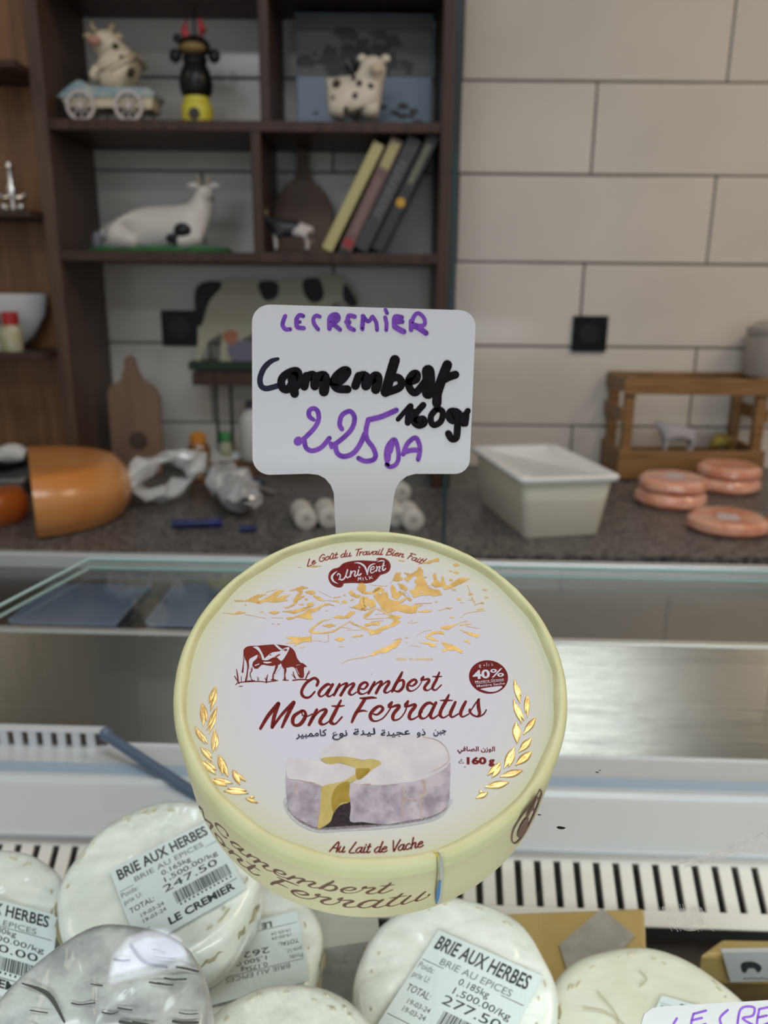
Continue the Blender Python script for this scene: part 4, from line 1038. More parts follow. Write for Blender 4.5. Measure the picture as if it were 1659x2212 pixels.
def sticker(t, R3, c, TL, TR, BL, lines, rules=(), bars=None, lift=.0016, wmm=None, bend=0.0):
    """label given by three picture corners unprojected on the upper face"""
    n = R3 @ Vector((0, 0, 1)); p0 = c + n * lift
    a, b, d = [on_plane(*q, p0, n) for q in (TL, TR, BL)]
    inv = R3.transposed(); a, b, d = [inv @ (q - c) for q in (a, b, d)]
    U = b - a; Vv = d - a
    def mp(x, y, l=0): q = a + U * x + Vv * y + Vector((0, 0, .00012 + l)); q.z += -bend * ((x - .5) ** 2 + .4 * (y - .5) ** 2); return q
    # the sticker sheet, gently bent
    v = []; f = []; n1, n2 = 10, 8
    for j in range(n2 + 1):
        for i in range(n1 + 1): q = mp(i / n1, j / n2); q.z -= .00012; v.append(q)
    k0 = len(v); v += [q - Vector((0, 0, .0004)) for q in v]
    for j in range(n2):
        for i in range(n1): w = j * (n1 + 1) + i; f.append((w, w + n1 + 1, w + n1 + 2, w + 1)); f.append((w + k0, w + 1 + k0, w + n1 + 2 + k0, w + n1 + 1 + k0))
    sk_ = mesh_obj('label_sticker', v, f, m_label, t, True); sk_['label'] = 'white printed sticker'
    ik = Ink(mp); ik2 = Ink(mp); asp = U.length / Vv.length
    for (tx, x0, x1, y, h, bd, fd) in lines: put_text(ik2 if fd else ik, tx, x0, y, x1, y, (0.0001, -h), bd)
    for (x0, x1, y) in rules: ik.poly([(x0, y), (x1, y), (x1, y + .006), (x0, y + .006)], sm=False)
    if bars:
        x0, y0, x1, y1 = bars; r5 = random.Random(3); x = x0
        for k in range(13): ik.poly([(x0 + .02 + k * .04, y1 + .012), (x0 + .035 + k * .04, y1 + .012), (x0 + .035 + k * .04, y1 + .034), (x0 + .02 + k * .04, y1 + .034)], sm=False)
        while x < x1 - .01:
            w_ = r5.choice([.004, .004, .008, .012]); ik.poly([(x, y0), (x + w_, y0), (x + w_, y1), (x, y1)], sm=False); x += w_ + r5.choice([.005, .005, .009])
    ik.build('printed_text', m_ink, sk_); 
    if ik2.v: ik2.build('faded_text', m_ink2, sk_)
    return sk_
def brie_lines(kg, tot):
    L = [('BRIE AUX HERBES', .05, .93, .17, .135, .02, 0), ('BRIE AU EPICES', .17, .84, .285, .065, 0, 1), ('Poids:', .02, .17, .385, .06, 0, 1), ('prix U:', .02, .18, .475, .06, 0, 1),
         (kg, .40, .68, .375, .062, 0, 0), ('1,500.00/kg', .40, .92, .465, .062, 0, 0), ('TOTAL:', .04, .26, .60, .065, 0, 0), (tot, .36, .88, .575, .085, 0, 0),
         ('19-03-24', .11, .32, .695, .045, .01, 1), ('19-03-24', .11, .32, .765, .045, .01, 1), ('LE CREMIER', .30, .92, .93, .085, .03, 0)]
    return L, [(.02, .97, .30), (.02, .97, .83)], (.42, .62, .96, .76)
def el(deg, az=0):
    e = math.radians(deg); a = math.radians(az); return Vector((math.cos(e) * math.sin(a), -math.cos(e) * math.cos(a), math.sin(e)))

GB = 'film wrapped white cheeses piled in the case'
# main left cheese
t, R3, c = wheel('wrapped_brie', at_zc(345, 1888, .345), el(78, -5), .043, .031, m_rind, 'white film wrapped brie with a slanted sticker, topmost of the left pile', group=GB, seed=1)
L, ru, ba = brie_lines('0.165kg', '247.50'); sticker(t, R3, c, (236, 1880), (452, 1770), (300, 2052), L, ru, ba, bend=.0012)
# its neighbour under it, sticker upside down
t, R3, c = wheel('wrapped_brie', at_zc(487, 2040, .352), el(84, 6), .043, .030, m_rind, 'white film wrapped brie with an upside down sticker, under the topmost left cheese', group=GB, seed=2)
L, ru, ba = brie_lines('0.175kg', '262.50'); L = [q for q in L if q[0] != 'BRIE AUX HERBES']; sticker(t, R3, c, (668, 2118), (455, 2172), (642, 1968), L, ru, None)
# far left
t, R3, c = wheel('wrapped_brie', at_zc(-84, 1995, .345), el(82, 6), .043, .030, m_rind, 'white film wrapped brie with a sticker, cut by the left edge of the picture', group=GB, seed=3)
L, ru, ba = brie_lines('0.180kg', '270.00'); sticker(t, R3, c, (-118, 1912), (126, 1978), (-170, 2098), L, ru, ba)
# centre
t, R3, c = wheel('wrapped_brie', at_zc(985, 2128, .332), el(76, 4), .0425, .030, m_rind, 'white film wrapped brie with a sticker, below the round box in the middle', group=GB, seed=4)
L, ru, ba = brie_lines('0.185kg', '277.50'); sticker(t, R3, c, (948, 2008), (1172, 2108), (806, 2226), L, ru, ba, bend=.0008)
# ash cheese
t, R3, c = wheel('ash_cheese', at_zc(205, 2215, .262), el(74, 3), .0365, .026, m_ash, 'grey ash-coated cheese in glossy film at the bottom left corner', seed=5, brown=False)
ik = Ink(lambda x, y, l=0: Vector((x, y, .0008 + l))); r6 = random.Random(2)
for k in range(42):
    x, y = r6.uniform(-.03, .03), r6.uniform(-.03, .03)
    if math.hypot(x, y) > .031: continue
    ik.stroke([(x, y), (x + .003, y - .0006), (x + r6.uniform(.004, .009), y - r6.uniform(0, .002))], r6.uniform(.0003, .0009), lift=k * 1e-6)
ik.stroke([(-.028, .014, .3), (-.018, .010, 1), (-.010, .001, .4)], .0014); ik.stroke([(.006, .026), (.012, .020), (.02, .018)], .0012)
ik.build('dark_ash_streaks', mat('ash_dark', (.05, .05, .045), .5), t)['kind'] = 'stuff'
# bottom centre left
wheel('wrapped_brie', at_zc(610, 2335, .275), el(80, 0), .037, .028, m_rind, 'white film wrapped brie showing only its rim at the bottom edge, left of centre', group=GB, seed=6)
# narrow wedge between
p = at_y(733, 2060, .315)
t = thing('wrapped_wedge', 'greyish white wrapped cheese wedge standing in the gap between the two piles', 'cheese', (p.x, .318, ZR), (0, 0, .1))
MB().prism([(-.016, 0), (.016, 0), (.018, .045), (-.015, .042)], -.02, .02).build('cheese_body', mat('grey_white_film', (.50, .50, .46), .3, coat=.8, bump=.5, bscale=60), t, False)
MB().tube([(.010, -.0205, .001), (.0095, -.0208, .02), (.011, -.0205, .042)], .0006, 6).build('film_fold', m_brown, t, True)
# pale round cheese at right with upside-down label
t, R3, c = wheel('pale_round_cheese', at_zc(1432, 2262, .335), el(82, 0), .050, .028, m_rind2, 'large pale yellow round cheese in film at the bottom right', seed=7, ridges=False, amp=.7)
sticker(t, R3, c, (1592, 2196), (1430, 2150), (1550, 2300), [('LE CREMIER', .45, .02, .20, .09, .02, 0)] if False else [('CREMIER', .30, .75, .13, .07, .02, 0)], [(.3, .98, .16)], (.42, .2, .96, .3))
ik = Ink(lambda x, y, l=0: Vector((x, y, .0009 + l)))
for s_ in ('-.030,.016 -.02,.014 -.012,.006 -.008,-.006', '-.022,.024 -.016,.012 -.020,.002', '.0,.034 .002,.030 -.002,.027'):
    ik.stroke(P(s_), .0007)
ik.build('rind_creases', mat('crease_tan', (.52, .47, .33), .6), t)
# lifting cheeses hidden below the pile keep it up
for i, (x, y, z) in enumerate(((-.098, .285, .293), (.03, .262, .316))):
    pass

# yellow cheese with cloudy film
m_yel = mat('yellow_paste', (.46, .31, .10), .35, var=(.54, .38, .14), scale=10, coat=.6, bump=.2, bscale=40)
zt_ = -.335
c4 = [at_z(1080, 1972, zt_), at_z(1392, 1960, zt_), at_z(1402, 2125, zt_), at_z(1110, 2150, zt_)]
cc = sum(c4, Vector()) / 4
t = thing('yellow_cheese_block', 'yellow cheese block wrapped in cloudy film behind the centre cheese', 'cheese', (cc.x, cc.y, ZTR + .001))
h_ = c4[0].z - ZTR - .001
mb = MB().prism([(q.x - cc.x, q.y - cc.y) for q in c4], 0, h_, 'z')
o = mb.build('cheese_body', m_yel, t); bv = o.modifiers.new('b', 'BEVEL'); bv.width = .002; bv.segments = 2
p4 = [at_z(*q, zt_ + .0016) for q in ((1208, 2040), (1300, 1962), (1372, 2020), (1290, 2110), (1225, 2095))]
V = [q - t.location for q in p4]; V2 = [q - Vector((0, 0, .001)) for q in V]
mesh_obj('cloudy_film', V + V2, [(0, 1, 2, 3, 4), (9, 8, 7, 6, 5)] + [(i, i + 5, (i + 1) % 5 + 5, (i + 1) % 5) for i in range(5)], mat('cloudy_plastic', (.42, .38, .34), .4, alpha=.75, var=(.5, .46, .42), scale=90, coat=.7), t)
# dark wrapped thing beside it
t = thing('dark_packet', 'small dark film packet between the two yellow cheeses', 'packet', at_z(1430, 2110, -.37)); t.location.z = ZTR + .002
crumple('film_wrap', lambda u, v: bag(u, v, .05, .02, .015), 12, 10, mat('dark_film', (.05, .04, .04), .2, coat=1), None, None, (0, 0, 0), .005, 21, 40, t)
# right yellow cheese with printed label
za = -.345
q0 = [at_z(1512, 2062, za), at_z(1700, 2072, za), at_z(1700, 2030, za), at_z(1560, 2028, za)]
cc = q0[0]; t = thing('yellow_cheese_wedge', 'golden cheese wedge with a white printed label at the right edge of the case', 'cheese', (cc.x, cc.y, ZTR + .001))
h_ = q0[0].z - ZTR - .001
o = MB().prism([(q.x - cc.x, q.y - cc.y) for q in q0] , 0, h_, 'z').build('cheese_body', m_yel, t); bv = o.modifiers.new('b', 'BEVEL'); bv.width = .002; bv.segments = 2
yf = q0[0].y; n_ = Vector((0, -1, 0))
def fm(px, py, l=0): return on_plane(px, py, Vector((0, yf - .0035, 0)), n_) + Vector((0, -l, 0)) - t.location
sc_ = [(1560, 2058), (1700, 2056), (1700, 2118), (1578, 2122)]
V = [fm(*q) for q in sc_]; V2 = [q + Vector((0, .003, 0)) for q in V]
lb_ = mesh_obj('label_sticker', V + V2, [(0, 1, 2, 3), (7, 6, 5, 4)] + [(i, i + 4, (i + 1) % 4 + 4, (i + 1) % 4) for i in range(4)], mat('label_grey', (.50, .50, .50), .5), t); lb_['label'] = 'white label with a small dark cow emblem'
ik = Ink(fm)
ik.poly('1600,2086 1606,2078 1628,2077 1645,2088 1640,2100 1634,2098 1630,2092 1616,2092 1612,2100 1604,2100', lift=.0002)
for x in range(1606, 1690, 7): ik.stroke([(x, 2113), (x + 4, 2113 + (x % 3 - 1) * 1.5)], 2, lift=.0002, sm=False)
ik.build('printed_emblem', m_ink, lb_)

# second price tag at the bottom right, standing in the pale cheese
pn = Vector((0, -.62, .78)).normalized(); pt0 = at_zc(1500, 2180, .262)
t = thing('price_tag', 'white price tag with purple handwriting at the bottom right corner', 'price tag', pt0)
def t2m(px, py, l=0): return on_plane(px, py, pt0 + pn * .0006, pn) + pn * l - pt0
out = [(1388, 2330), (1385, 2212), (1392, 2190), (1408, 2178), (1430, 2174), (1700, 2158), (1700, 2330)]
V = [t2m(*q) for q in out]; V2 = [q - pn * .0009 for q in V]; n = len(V)
m_tag = mat('tag_plastic', (.54, .53, .55), .35)
mesh_obj('tag_plate', V + V2, [tuple(range(n)), tuple(range(2 * n - 1, n - 1, -1))] + [(i, i + n, (i + 1) % n + n, (i + 1) % n) for i in range(n)], m_tag, t)
m_pur = mat('purple_marker', (.24, .08, .52), .5, var=(.15, .04, .38), scale=300, lo=.45, hi=.75)
ik = Ink(t2m)
for s_ in ('1462,2200 1452,2222 1478,2222', '1500,2190 1525,2183', '1498,2190 1494,2218 1524,2212', '1496,2204 1516,2199', '1572,2182 1555,2200 1562,2222', '1592,2222 1600,2180 1628,2176 1626,2194 1604,2200 1630,2216', '1640,2180 1659,2176', '1640,2180 1636,2216 1660,2210', '1638,2198 1656,2194'):
    ik.stroke(s_, 5, lift=.0001)
ik.build('handwriting', m_pur, t)
MB().tube([tuple(t2m(1560, 2320)), (t2m(1560, 2320) + Vector((0, .02, -.05)))], .002, 6).build('tag_stem', m_tag, t)

# ------------------------------------------------------------------ round camembert box on the glass top
BC = CAM + Vector((-.0030, .2034, -.1033)); BU, BV, BN = frame_from(el(60.6, 2.5))
BM3 = Matrix((BU, BV, BN)).transposed(); BI = BM3.transposed()
box = thing('cheese_box', 'round camembert box with a pale green rim and printed lid, tilted on the glass top', 'cheese box', BC, BM3.to_euler())
HB = .0303; RB = .055; ZL = -.0014
m_lidp = bpy.data.materials.new('lid_paper'); m_lidp.use_nodes = True; nt = m_lidp.node_tree; bs = nt.nodes['Principled BSDF']; bs.inputs['Roughness'].default_value = .5
tc = nt.nodes.new('ShaderNodeTexCoord'); sx = nt.nodes.new('ShaderNodeSeparateXYZ'); cx_ = nt.nodes.new('ShaderNodeCombineXYZ'); ln = nt.nodes.new('ShaderNodeVectorMath'); ln.operation = 'LENGTH'
cr = nt.nodes.new('ShaderNodeValToRGB'); mr_ = nt.nodes.new('ShaderNodeMath'); mr_.operation = 'MULTIPLY'; mr_.inputs[1].default_value = 1 / .055
nt.links.new(tc.outputs['Object'], sx.inputs[0]); nt.links.new(sx.outputs[0], cx_.inputs[0]); nt.links.new(sx.outputs[1], cx_.inputs[1]); nt.links.new(cx_.outputs[0], ln.inputs[0]); nt.links.new(ln.outputs['Value'], mr_.inputs[0]); nt.links.new(mr_.outputs[0], cr.inputs[0]); nt.links.new(cr.outputs[0], bs.inputs['Base Color'])
E0, E1 = cr.color_ramp.elements; E0.position = .62; E0.color = (.56, .55, .62, 1); E1.position = .99; E1.color = (.36, .37, .13, 1)
e_ = cr.color_ramp.elements.new(.83); e_.color = (.57, .57, .51, 1); e_ = cr.color_ramp.elements.new(.945); e_.color = (.53, .535, .36, 1)
m_rim = mat('rim_paper', (.60, .60, .32), .5, var=(.64, .64, .37), scale=80, bump=.25, bscale=160)
m_side = mat('side_paper', (.56, .52, .31), .5, var=(.60, .55, .35), scale=60)
# lid: face, rolled rim, side band
MB().lathe([(0.0001, ZL), (.02, ZL), (.04, ZL), (.0514, ZL)], 96, cap=False).build('lid_face', m_lidp, box, True)
lid = box.children[0]
prof = [(.0508, ZL - .0001), (.0511, ZL + .0006), (.0515, -.0001), (.0522, .0006), (.0530, .0008), (.0539, .0004), (.0546, -.0007), (.0549, -.0022), (.0549, -.0042)]
nn = 180; V = []; F = []
rr = random.Random(9); folds = [rr.uniform(0, 2 * math.pi) for _ in range(26)]
for j, (r, z) in enumerate(prof):
    for i in range(nn):
        a = 2 * math.pi * i / nn; w = 0
        for fo in folds:
            dd = abs((a - fo + math.pi) % (2 * math.pi) - math.pi); w += math.exp(-(dd / .018) ** 2)
        w = min(w, 1)
        poly = abs(((a * 15 / math.pi + .4 * math.sin(3 * a)) % 2) - 1) * .0006 if j < 3 else 0
        V.append(((r + poly) * math.cos(a), (r + poly) * math.sin(a), z - (w * .00022 if 1 < j < 7 else 0)))
for j in range(len(prof) - 1):
    for i in range(nn): a = j * nn + i; b = j * nn + (i + 1) % nn; F.append((a, b, b + nn, a + nn))
o = mesh_obj('rolled_rim', V, F, m_rim, box, True); bm = bmesh.new(); bm.from_mesh(o.data); bmesh.ops.recalc_face_normals(bm, faces=bm.faces[:]); bm.to_mesh(o.data); bm.free()
MB().lathe([(.0549, -.0042), (.0549, -.02), (.0549, -HB)], 128, cap=False).build('side_band', m_side, box, True)
side = [q for q in box.children if q.name.startswith('side_band')][0]
MB().lathe([(.0001, -.005), (.0540, -.005), (.0540, -HB + .0006), (.0001, -HB + .0006)], 64).build('box_base', m_side, box, True)

def lmap(px, py, l=0):
    p0 = BC + BN * (ZL + .00008); q = BI @ (on_plane(px, py, p0, BN) - BC); q.z += l; return q
def smap(px, py, l=0):
    d = BI @ ray(px, py); o_ = BI @ (CAM - BC); R_ = .05494 + l
    A = d.x ** 2 + d.y ** 2; B = 2 * (o_.x * d.x + o_.y * d.y); C_ = o_.x ** 2 + o_.y ** 2 - R_ * R_; D = B * B - 4 * A * C_
    s_ = (-B - math.sqrt(max(D, 0))) / (2 * A); return o_ + d * s_
m_bord = mat('bordeaux_ink', (.13, .008, .008), .55, var=(.17, .014, .010), scale=900, spec=.1)
m_terra = mat('terracotta_ink', (.27, .05, .03), .5, spec=.1); m_navy = mat('navy_ink', (.006, .008, .03), .5, spec=.1)
m_gold = mat('gold_foil', (.46, .27, .07), .38, .45, var=(.56, .36, .11), scale=260, bump=.12, bscale=300, bdist=.0004)
m_wink = mat('white_ink', (.56, .55, .62), .5)
C_pix = []
HEAD = [
 ((640, 1440, 10.37), 66, ['460,420,.9 490,335 450,272,.9 380,262,.9 230,360 130,520 130,630 210,692,.8 310,672,.7 415,560,.6',
  '755,405,.6 690,398 565,500 505,600 540,668,.6 630,630,.5 730,520', '815,400 720,565 690,630 745,668,.55 830,610,.4',
  '970,390,.8 905,520 845,640,.8', '880,565,.5 1000,425,.5 1110,375,.8 1132,405 1060,530 995,640', '1060,530,.5 1170,425,.5 1270,375,.8 1288,415 1200,540 1190,600 1250,632,.5 1350,570,.45',
  '1440,490,.5 1520,498,.6 1598,405,.9 1540,350,.8 1440,410 1395,520 1410,590,.9 1500,612,.45 1640,540,.4']),
 ((800, 1440, 10.37), 66, ['95,345,.8 30,465 -40,595,.9', '-10,520,.5 120,395,.5 230,332,.8 250,365 180,490 130,590', '190,480,.5 310,375,.5 400,325,.8 418,370 340,490 320,560 380,582,.5 480,520,.45',
  '712,125,.7 670,215 560,400 500,530 485,565,.6', '540,500,.5 620,350,.5 710,300,.8 750,350 730,460 650,545,.9 570,548,.6 505,500,.5',
  '880,420,.5 950,428,.6 1035,345,.9 980,288,.8 870,360 830,450 850,520,.9 930,545,.45 1060,470,.35 1150,340,.35', '1190,228,.7 1160,280,1.3 1140,305,.7', '1170,305,.5 1290,278,.8 1312,325 1225,440 1220,505 1290,530,.45 1385,470,.4',
  '1545,130,.6 1480,290 1400,440 1400,500,.8 1470,520,.5 1590,410,.45', '1395,220,.3 1500,226,.55 1605,216,.25']),
 ((550, 1500, 8.295), 66, ['105,610,.8 240,385,1.05 425,165,1.1', '432,175,.9 355,380,1.05 315,585,.95', '320,585,.7 500,345,.8 700,145,1.1', '705,160,.8 590,370,1.05 492,585,.7',
  '850,290,.7 715,380 680,480 720,552,.7 820,530 908,400 900,310,.7 850,290,.7', '850,300,.35 860,372,.35 950,388,.35 1030,350,.35',
  '1115,275,.8 1040,420 975,545,.8', '1020,450,.5 1160,305,.5 1260,270,.8 1275,315 1185,445 1180,515 1250,535,.5 1370,455,.4', '1545,110,.6 1450,300 1370,460 1380,510 1450,525,.5 1565,405,.5', '1385,207,.3 1490,212,.6 1608,200,.25']),
 ((750, 1495, 10.37), 78, ['290,135,.4 400,138,.75 560,122,.7 655,132,.3', '390,165 280,345 180,500 105,670,.7', '230,440,.6 350,415,.6 450,432,.2',
  '590,490,.45 680,500,.6 798,385,.9 740,312,.7 620,370 520,500 540,610,.9 640,650,.45 790,590,.4 900,470,.4 975,355,.4', '1000,228,.7 950,300,1.25 930,335,.6', '960,345,.5 1130,295,.8 1160,335 1050,470 1020,570 1060,628,.6 1180,590,.4 1290,450,.4 1335,325,.4',
  '1362,205,.7 1315,290,1.25 1295,322,.6', '1330,328,.5 1495,278,.8 1522,320 1420,450 1390,560 1440,610,.6 1560,560,.4 1680,440,.4']),
 ((900, 1490, 10.37), 76, ['370,330,.6 290,290,.8 180,345 75,510 90,620,.9 180,638,.45 270,560,.5 365,410,.6', '432,290,.9 340,480 310,590 370,640,.6 490,560,.4', '722,115,.6 660,245 560,430 525,560 600,625,.5 715,560,.4', '530,237,.25 660,237,.6 805,237,.25',
  '868,278,.8 800,420 755,540 800,612,.55 950,530,.4', '1100,265,.8 1030,400 985,530 1030,606,.5 1170,540,.4', '1195,440,.7 1190,490,.7 1270,570,.55 1380,597,.5 1500,545,.45 1560,450,.4', '1205,480,.35 1320,305,.45 1400,212,.6', '1385,225,.8 1385,380,1.1 1410,520,.9 1380,590,.6']),
]
class Rec(Ink):
    def _add(s, v, f, lift=0):
        b = len(s.v); s.v += [(p[0], p[1]) for p in v]; s.f += [tuple(b + i for i in q) for q in f]; s.fm += [0] * len(f)
rec = Rec(None); rec2 = Rec(None)
for fr, w, sts in HEAD:
    rec.tf = TF(*fr); rec2.tf = rec.tf
    for s_ in sts: rec.stroke(s_, w); rec2.stroke(s_, w * .78)
    if fr[0] in (800, 900):
        ink = Ink(lmap); ink.v = [lmap(*p) for p in rec.v]; ink.f = list(rec.f[nf0:] if fr[0] == 900 else rec.f); ink.fm = [0] * len(ink.f); nf0 = len(rec.f)
        ink.build('printed_title', m_bord, lid)
ink = Ink(lmap)
script(ink, 'Au Lait de Vache', '712,1839 760,1842 840,1840 914,1829', 12, 3.9, callig=.35)
ink.build('printed_subtitle', m_bord, lid)
ink = Ink(lmap); script(ink, 'Le Goût du Travail Bien Fait!', '664,1224 700,1211 745,1203 800,1198 850,1200 885,1208 914,1219', 7.2, 2.7, callig=.3)
ink.build('printed_slogan', m_terra, lid)

# logo
ink = Ink(lmap, TF(640, 1180, 5.53))
LOGO = '383,360 400,305 445,268 505,252 560,205 640,180 760,168 870,172 950,175 982,160 965,140 1040,140 1100,172 1128,230 1112,292 1070,322 1010,342 982,372 940,412 880,436 790,442 700,436 600,440 560,450 545,485 490,490 430,462 393,412'
ink.poly(LOGO); ink.build('logo_shield', m_bord, lid)
ink = Ink(lmap, TF(640, 1180, 5.53))
pts = P(LOGO); cxl, cyl = 755, 312
ins = [(cxl + (x - cxl) * .965, cyl + (y - cyl) * .93) for x, y in pts]; ink.stroke(ins + ins[:1], 5, lift=.00008)
ink.build('logo_outline', m_terra, lid)
ink = Ink(lmap, TF(640, 1180, 5.53))
for s_, w in (('490,300,.2 450,330,1.4 425,370,1.9 445,420,1.4 500,450,.3', 14), ('490,350,.8 500,330 525,345 520,385 510,400', 15), ('520,385 540,405 575,385 600,330 612,285', 17), ('605,300 595,350 610,378 635,365', 15),
              ('655,300 645,365', 18), ('650,345,.6 680,300,.7 705,305 695,350 710,360 725,345', 15), ('745,285 735,335 750,350 775,330', 16), ('752,248 755,258', 14),
              ('695,200,.3 760,205,1.0 820,250,1.2 850,340,.8', 18), ('850,330,.8 865,260,1 900,222,.9 945,210,.3', 17), ('890,285,.7 930,270,.7 925,245,.8 895,260 885,300 905,322,.9 950,290,.6', 14),
              ('960,245 968,262 955,300', 15), ('960,262,.7 995,245 1000,260 985,295 1005,300,.8', 14), ('1045,200 1030,275 1045,290 1070,265,.7', 17), ('1015,240,.7 1060,232,.7', 10), ('965,190,.3 1010,175,1.3 1045,178,1.0 1055,190,.3', 12),
              ('738,412 742,375', 8), ('742,375 755,398', 8), ('755,398 770,370', 8), ('770,370 775,408', 8), ('795,378 800,408', 8), ('825,370 835,402', 8), ('835,402 850,400', 8), ('868,362 880,398', 8), ('900,362 878,380', 8), ('878,380 912,388', 8)):
    ink.stroke(s_, w, lift=.00010)
ink.build('logo_lettering', m_wink, lid)

# grazing cow print
ink = Ink(lmap, TF(480, 1380, 5.184))
ink.poly('238,128 285,84 400,76 580,62 700,75 765,92 815,145 838,215 880,268 905,272 948,312 915,322 915,425 872,436 845,400 820,335 785,312 730,322 690,318 660,292 610,290 560,302 500,296 445,290 400,330 360,330 340,300 300,262 262,240 248,190')
for s_, w in (('243,125 240,250,1 228,370,2.2', 9), ('280,235,1.4 290,300 282,380,.8 265,470,1', 20), ('325,290 332,350,.8 312,395,.6 335,465,.8', 16), ('612,285 600,350 575,395,.6 570,458,.8', 30), ('680,290 705,345 698,400,.6 702,455,.9', 30),
              ('150,512,.8 180,492 250,482 400,476 500,482 620,466', 9), ('680,460 740,464', 9), ('790,465 870,455 960,458', 12), ('255,478 360,470', 14), ('550,458 600,462', 12),
              ('160,340,.5 170,400 180,480', 14), ('140,420 190,500', 10), ('215,420 215,480', 7), ('395,425 400,475', 6), ('410,435 408,475', 5), ('510,400,.5 500,440 495,490', 14), ('480,440 500,480', 8), ('795,370 805,410 825,445', 9), ('785,400 815,440', 7), ('975,355,.5 955,400 935,445', 13), ('985,370 950,410', 5), ('190,532 228,530', 6)):
    ink.stroke(s_, w, lift=.00004)
ink.build('printed_cow', m_terra if False else mat('cow_brown_ink', (.17, .020, .012), .55, spec=.1), lid)
ink = Ink(lmap, TF(480, 1380, 5.184))
for s_ in ('345,95 398,88 432,130 462,190 470,225 448,238 440,200 415,150 375,112', '460,240 500,200 560,155 640,142 690,110 752,95 735,150 690,225 660,250 640,235 600,205 560,215 510,240', '582,66 615,70 665,112 715,118 690,132 650,128 615,100', '300,240 345,205 395,182 385,225 345,262 330,330 310,330', '455,262 520,258 560,265 500,280', '620,330 650,280 665,300 640,340 600,390 595,380'):
    ink.poly(s_, lift=.00010)
for s_, w in (('300,330 290,400 300,455', 7), ('325,400 330,450', 6), ('585,400 580,445', 7), ('690,340 690,440', 6), ('830,330 845,370 860,400', 6), ('830,300 870,290', 4), ('370,300 410,285', 12)):
    ink.stroke(s_, w, lift=.00010)
ink.build('printed_cow_patches', m_wink, lid)
ink = Ink(lmap, TF(480, 1380, 5.184))
for s_ in ('690,125 715,112 730,130 705,140', '400,180 430,172 438,215 410,225', '530,180 545,176 548,188 535,190', '575,215 630,175 650,180 600,215'):
    ink.poly(s_, lift=.00013)
ink.build('printed_cow_spots', m_terra, lid)

# gold mountains
Ink.jag = 3.2
ink = Ink(lmap, TF(470, 1180, 5.184))
for s_ in ('180,602 300,606 360,585 440,545 545,535 500,560 430,590 490,620 450,642 400,622 300,614 200,617', '440,625 520,590 590,555 660,500 745,490 690,535 645,580 720,560 815,540 745,588 790,603 700,622 600,625 530,615 470,645',
           '800,500 880,470 945,445 1015,465 945,480 950,525 905,558 978,558 900,608 870,655 780,695 725,680 790,678 855,640 850,600 880,550 920,520 885,490', '978,510 1060,492 1103,515 1060,542 1000,530', '1070,548 1130,562 1205,612 1140,605 1095,582',
           '575,742 630,725 697,740 640,762', '720,730 850,718 960,690 1085,655 960,722 860,752 820,742', '765,800 860,790 980,740 1020,700 1100,692 1180,650 1240,638 1325,668 1240,657 1170,672 1100,732 1040,742 1065,818 1000,812 900,790 800,822', '995,640 1070,622 1085,645 1010,672', '905,655 935,640 970,648 930,660', '970,592 1000,578 1012,598 995,608',
           '50,746 180,752 250,728 315,745 200,762', '1288,612 1355,600 1365,628', '1388,622 1420,605 1455,630 1425,640', '1290,575 1350,565 1385,560 1330,580', '1405,550 1440,535 1430,560', '1465,520 1500,488 1545,545 1605,545 1570,577 1510,560', '1480,610 1530,580 1510,612',
           '1022,945 1080,890 1170,830 1275,812 1180,842 1090,900 1055,948 1180,966 1285,948 1480,842 1300,962 1180,978 1040,972', '1168,890 1270,868 1325,885 1250,908', '1300,802 1340,772 1420,790 1480,732 1545,735 1470,802 1400,808',
           '765,1020 830,1015 950,1022 1045,1008 1052,1062 960,1070 845,1122 880,1082 770,1088 850,1060', '1312,1042 1360,1020 1432,1030 1380,1068', '1500,1008 1635,990 1600,1010 1510,1020', '1000,228 1060,215 1165,222 1090,232', '470,735 495,722 515,735 490,742',
           '1510,680 1590,640 1600,570 1645,560 1640,620 1659,690 1620,715 1560,700', '1560,480 1590,410 1620,395 1659,440 1659,540 1600,510'):
    ink.poly(s_)
for s_, w in (('300,762 430,785 540,808', 4), ('600,800 740,805', 3), ('1480,842 1659,935', 14), ('1500,870 1659,915', 5), ('1045,990 1050,1070', 9), ('1240,990 1245,1060', 8), ('1185,1075 1245,1062', 4), ('1395,905 1500,920', 4), ('1440,940 1620,935', 4), ('1060,1055 1170,1060', 3), ('1130,500 1280,575', 3), ('1190,605 1290,612', 3), ('540,515 660,485', 3), ('1390,1310 1480,1270 1659,1240', 6), ('1480,680 1659,720', 7), ('940,695 1070,670', 8), ('1355,1120 1410,1125', 7), ('920,1135 975,1130', 8), ('900,238 935,233', 4), ('610,868 635,868', 6), ('670,870 700,870', 6)):
    ink.stroke(s_, w)
for x, y, r in ((313, 657, 12), (1225, 722, 9), (1145, 708, 7), (530, 760, 6), (1385, 645, 8)): ink.poly([(x + r * math.cos(a), y + r * .8 * math.sin(a)) for a in [q * 1.05 for q in range(6)]])
ink.tf = TF(780, 1180, 5.184)
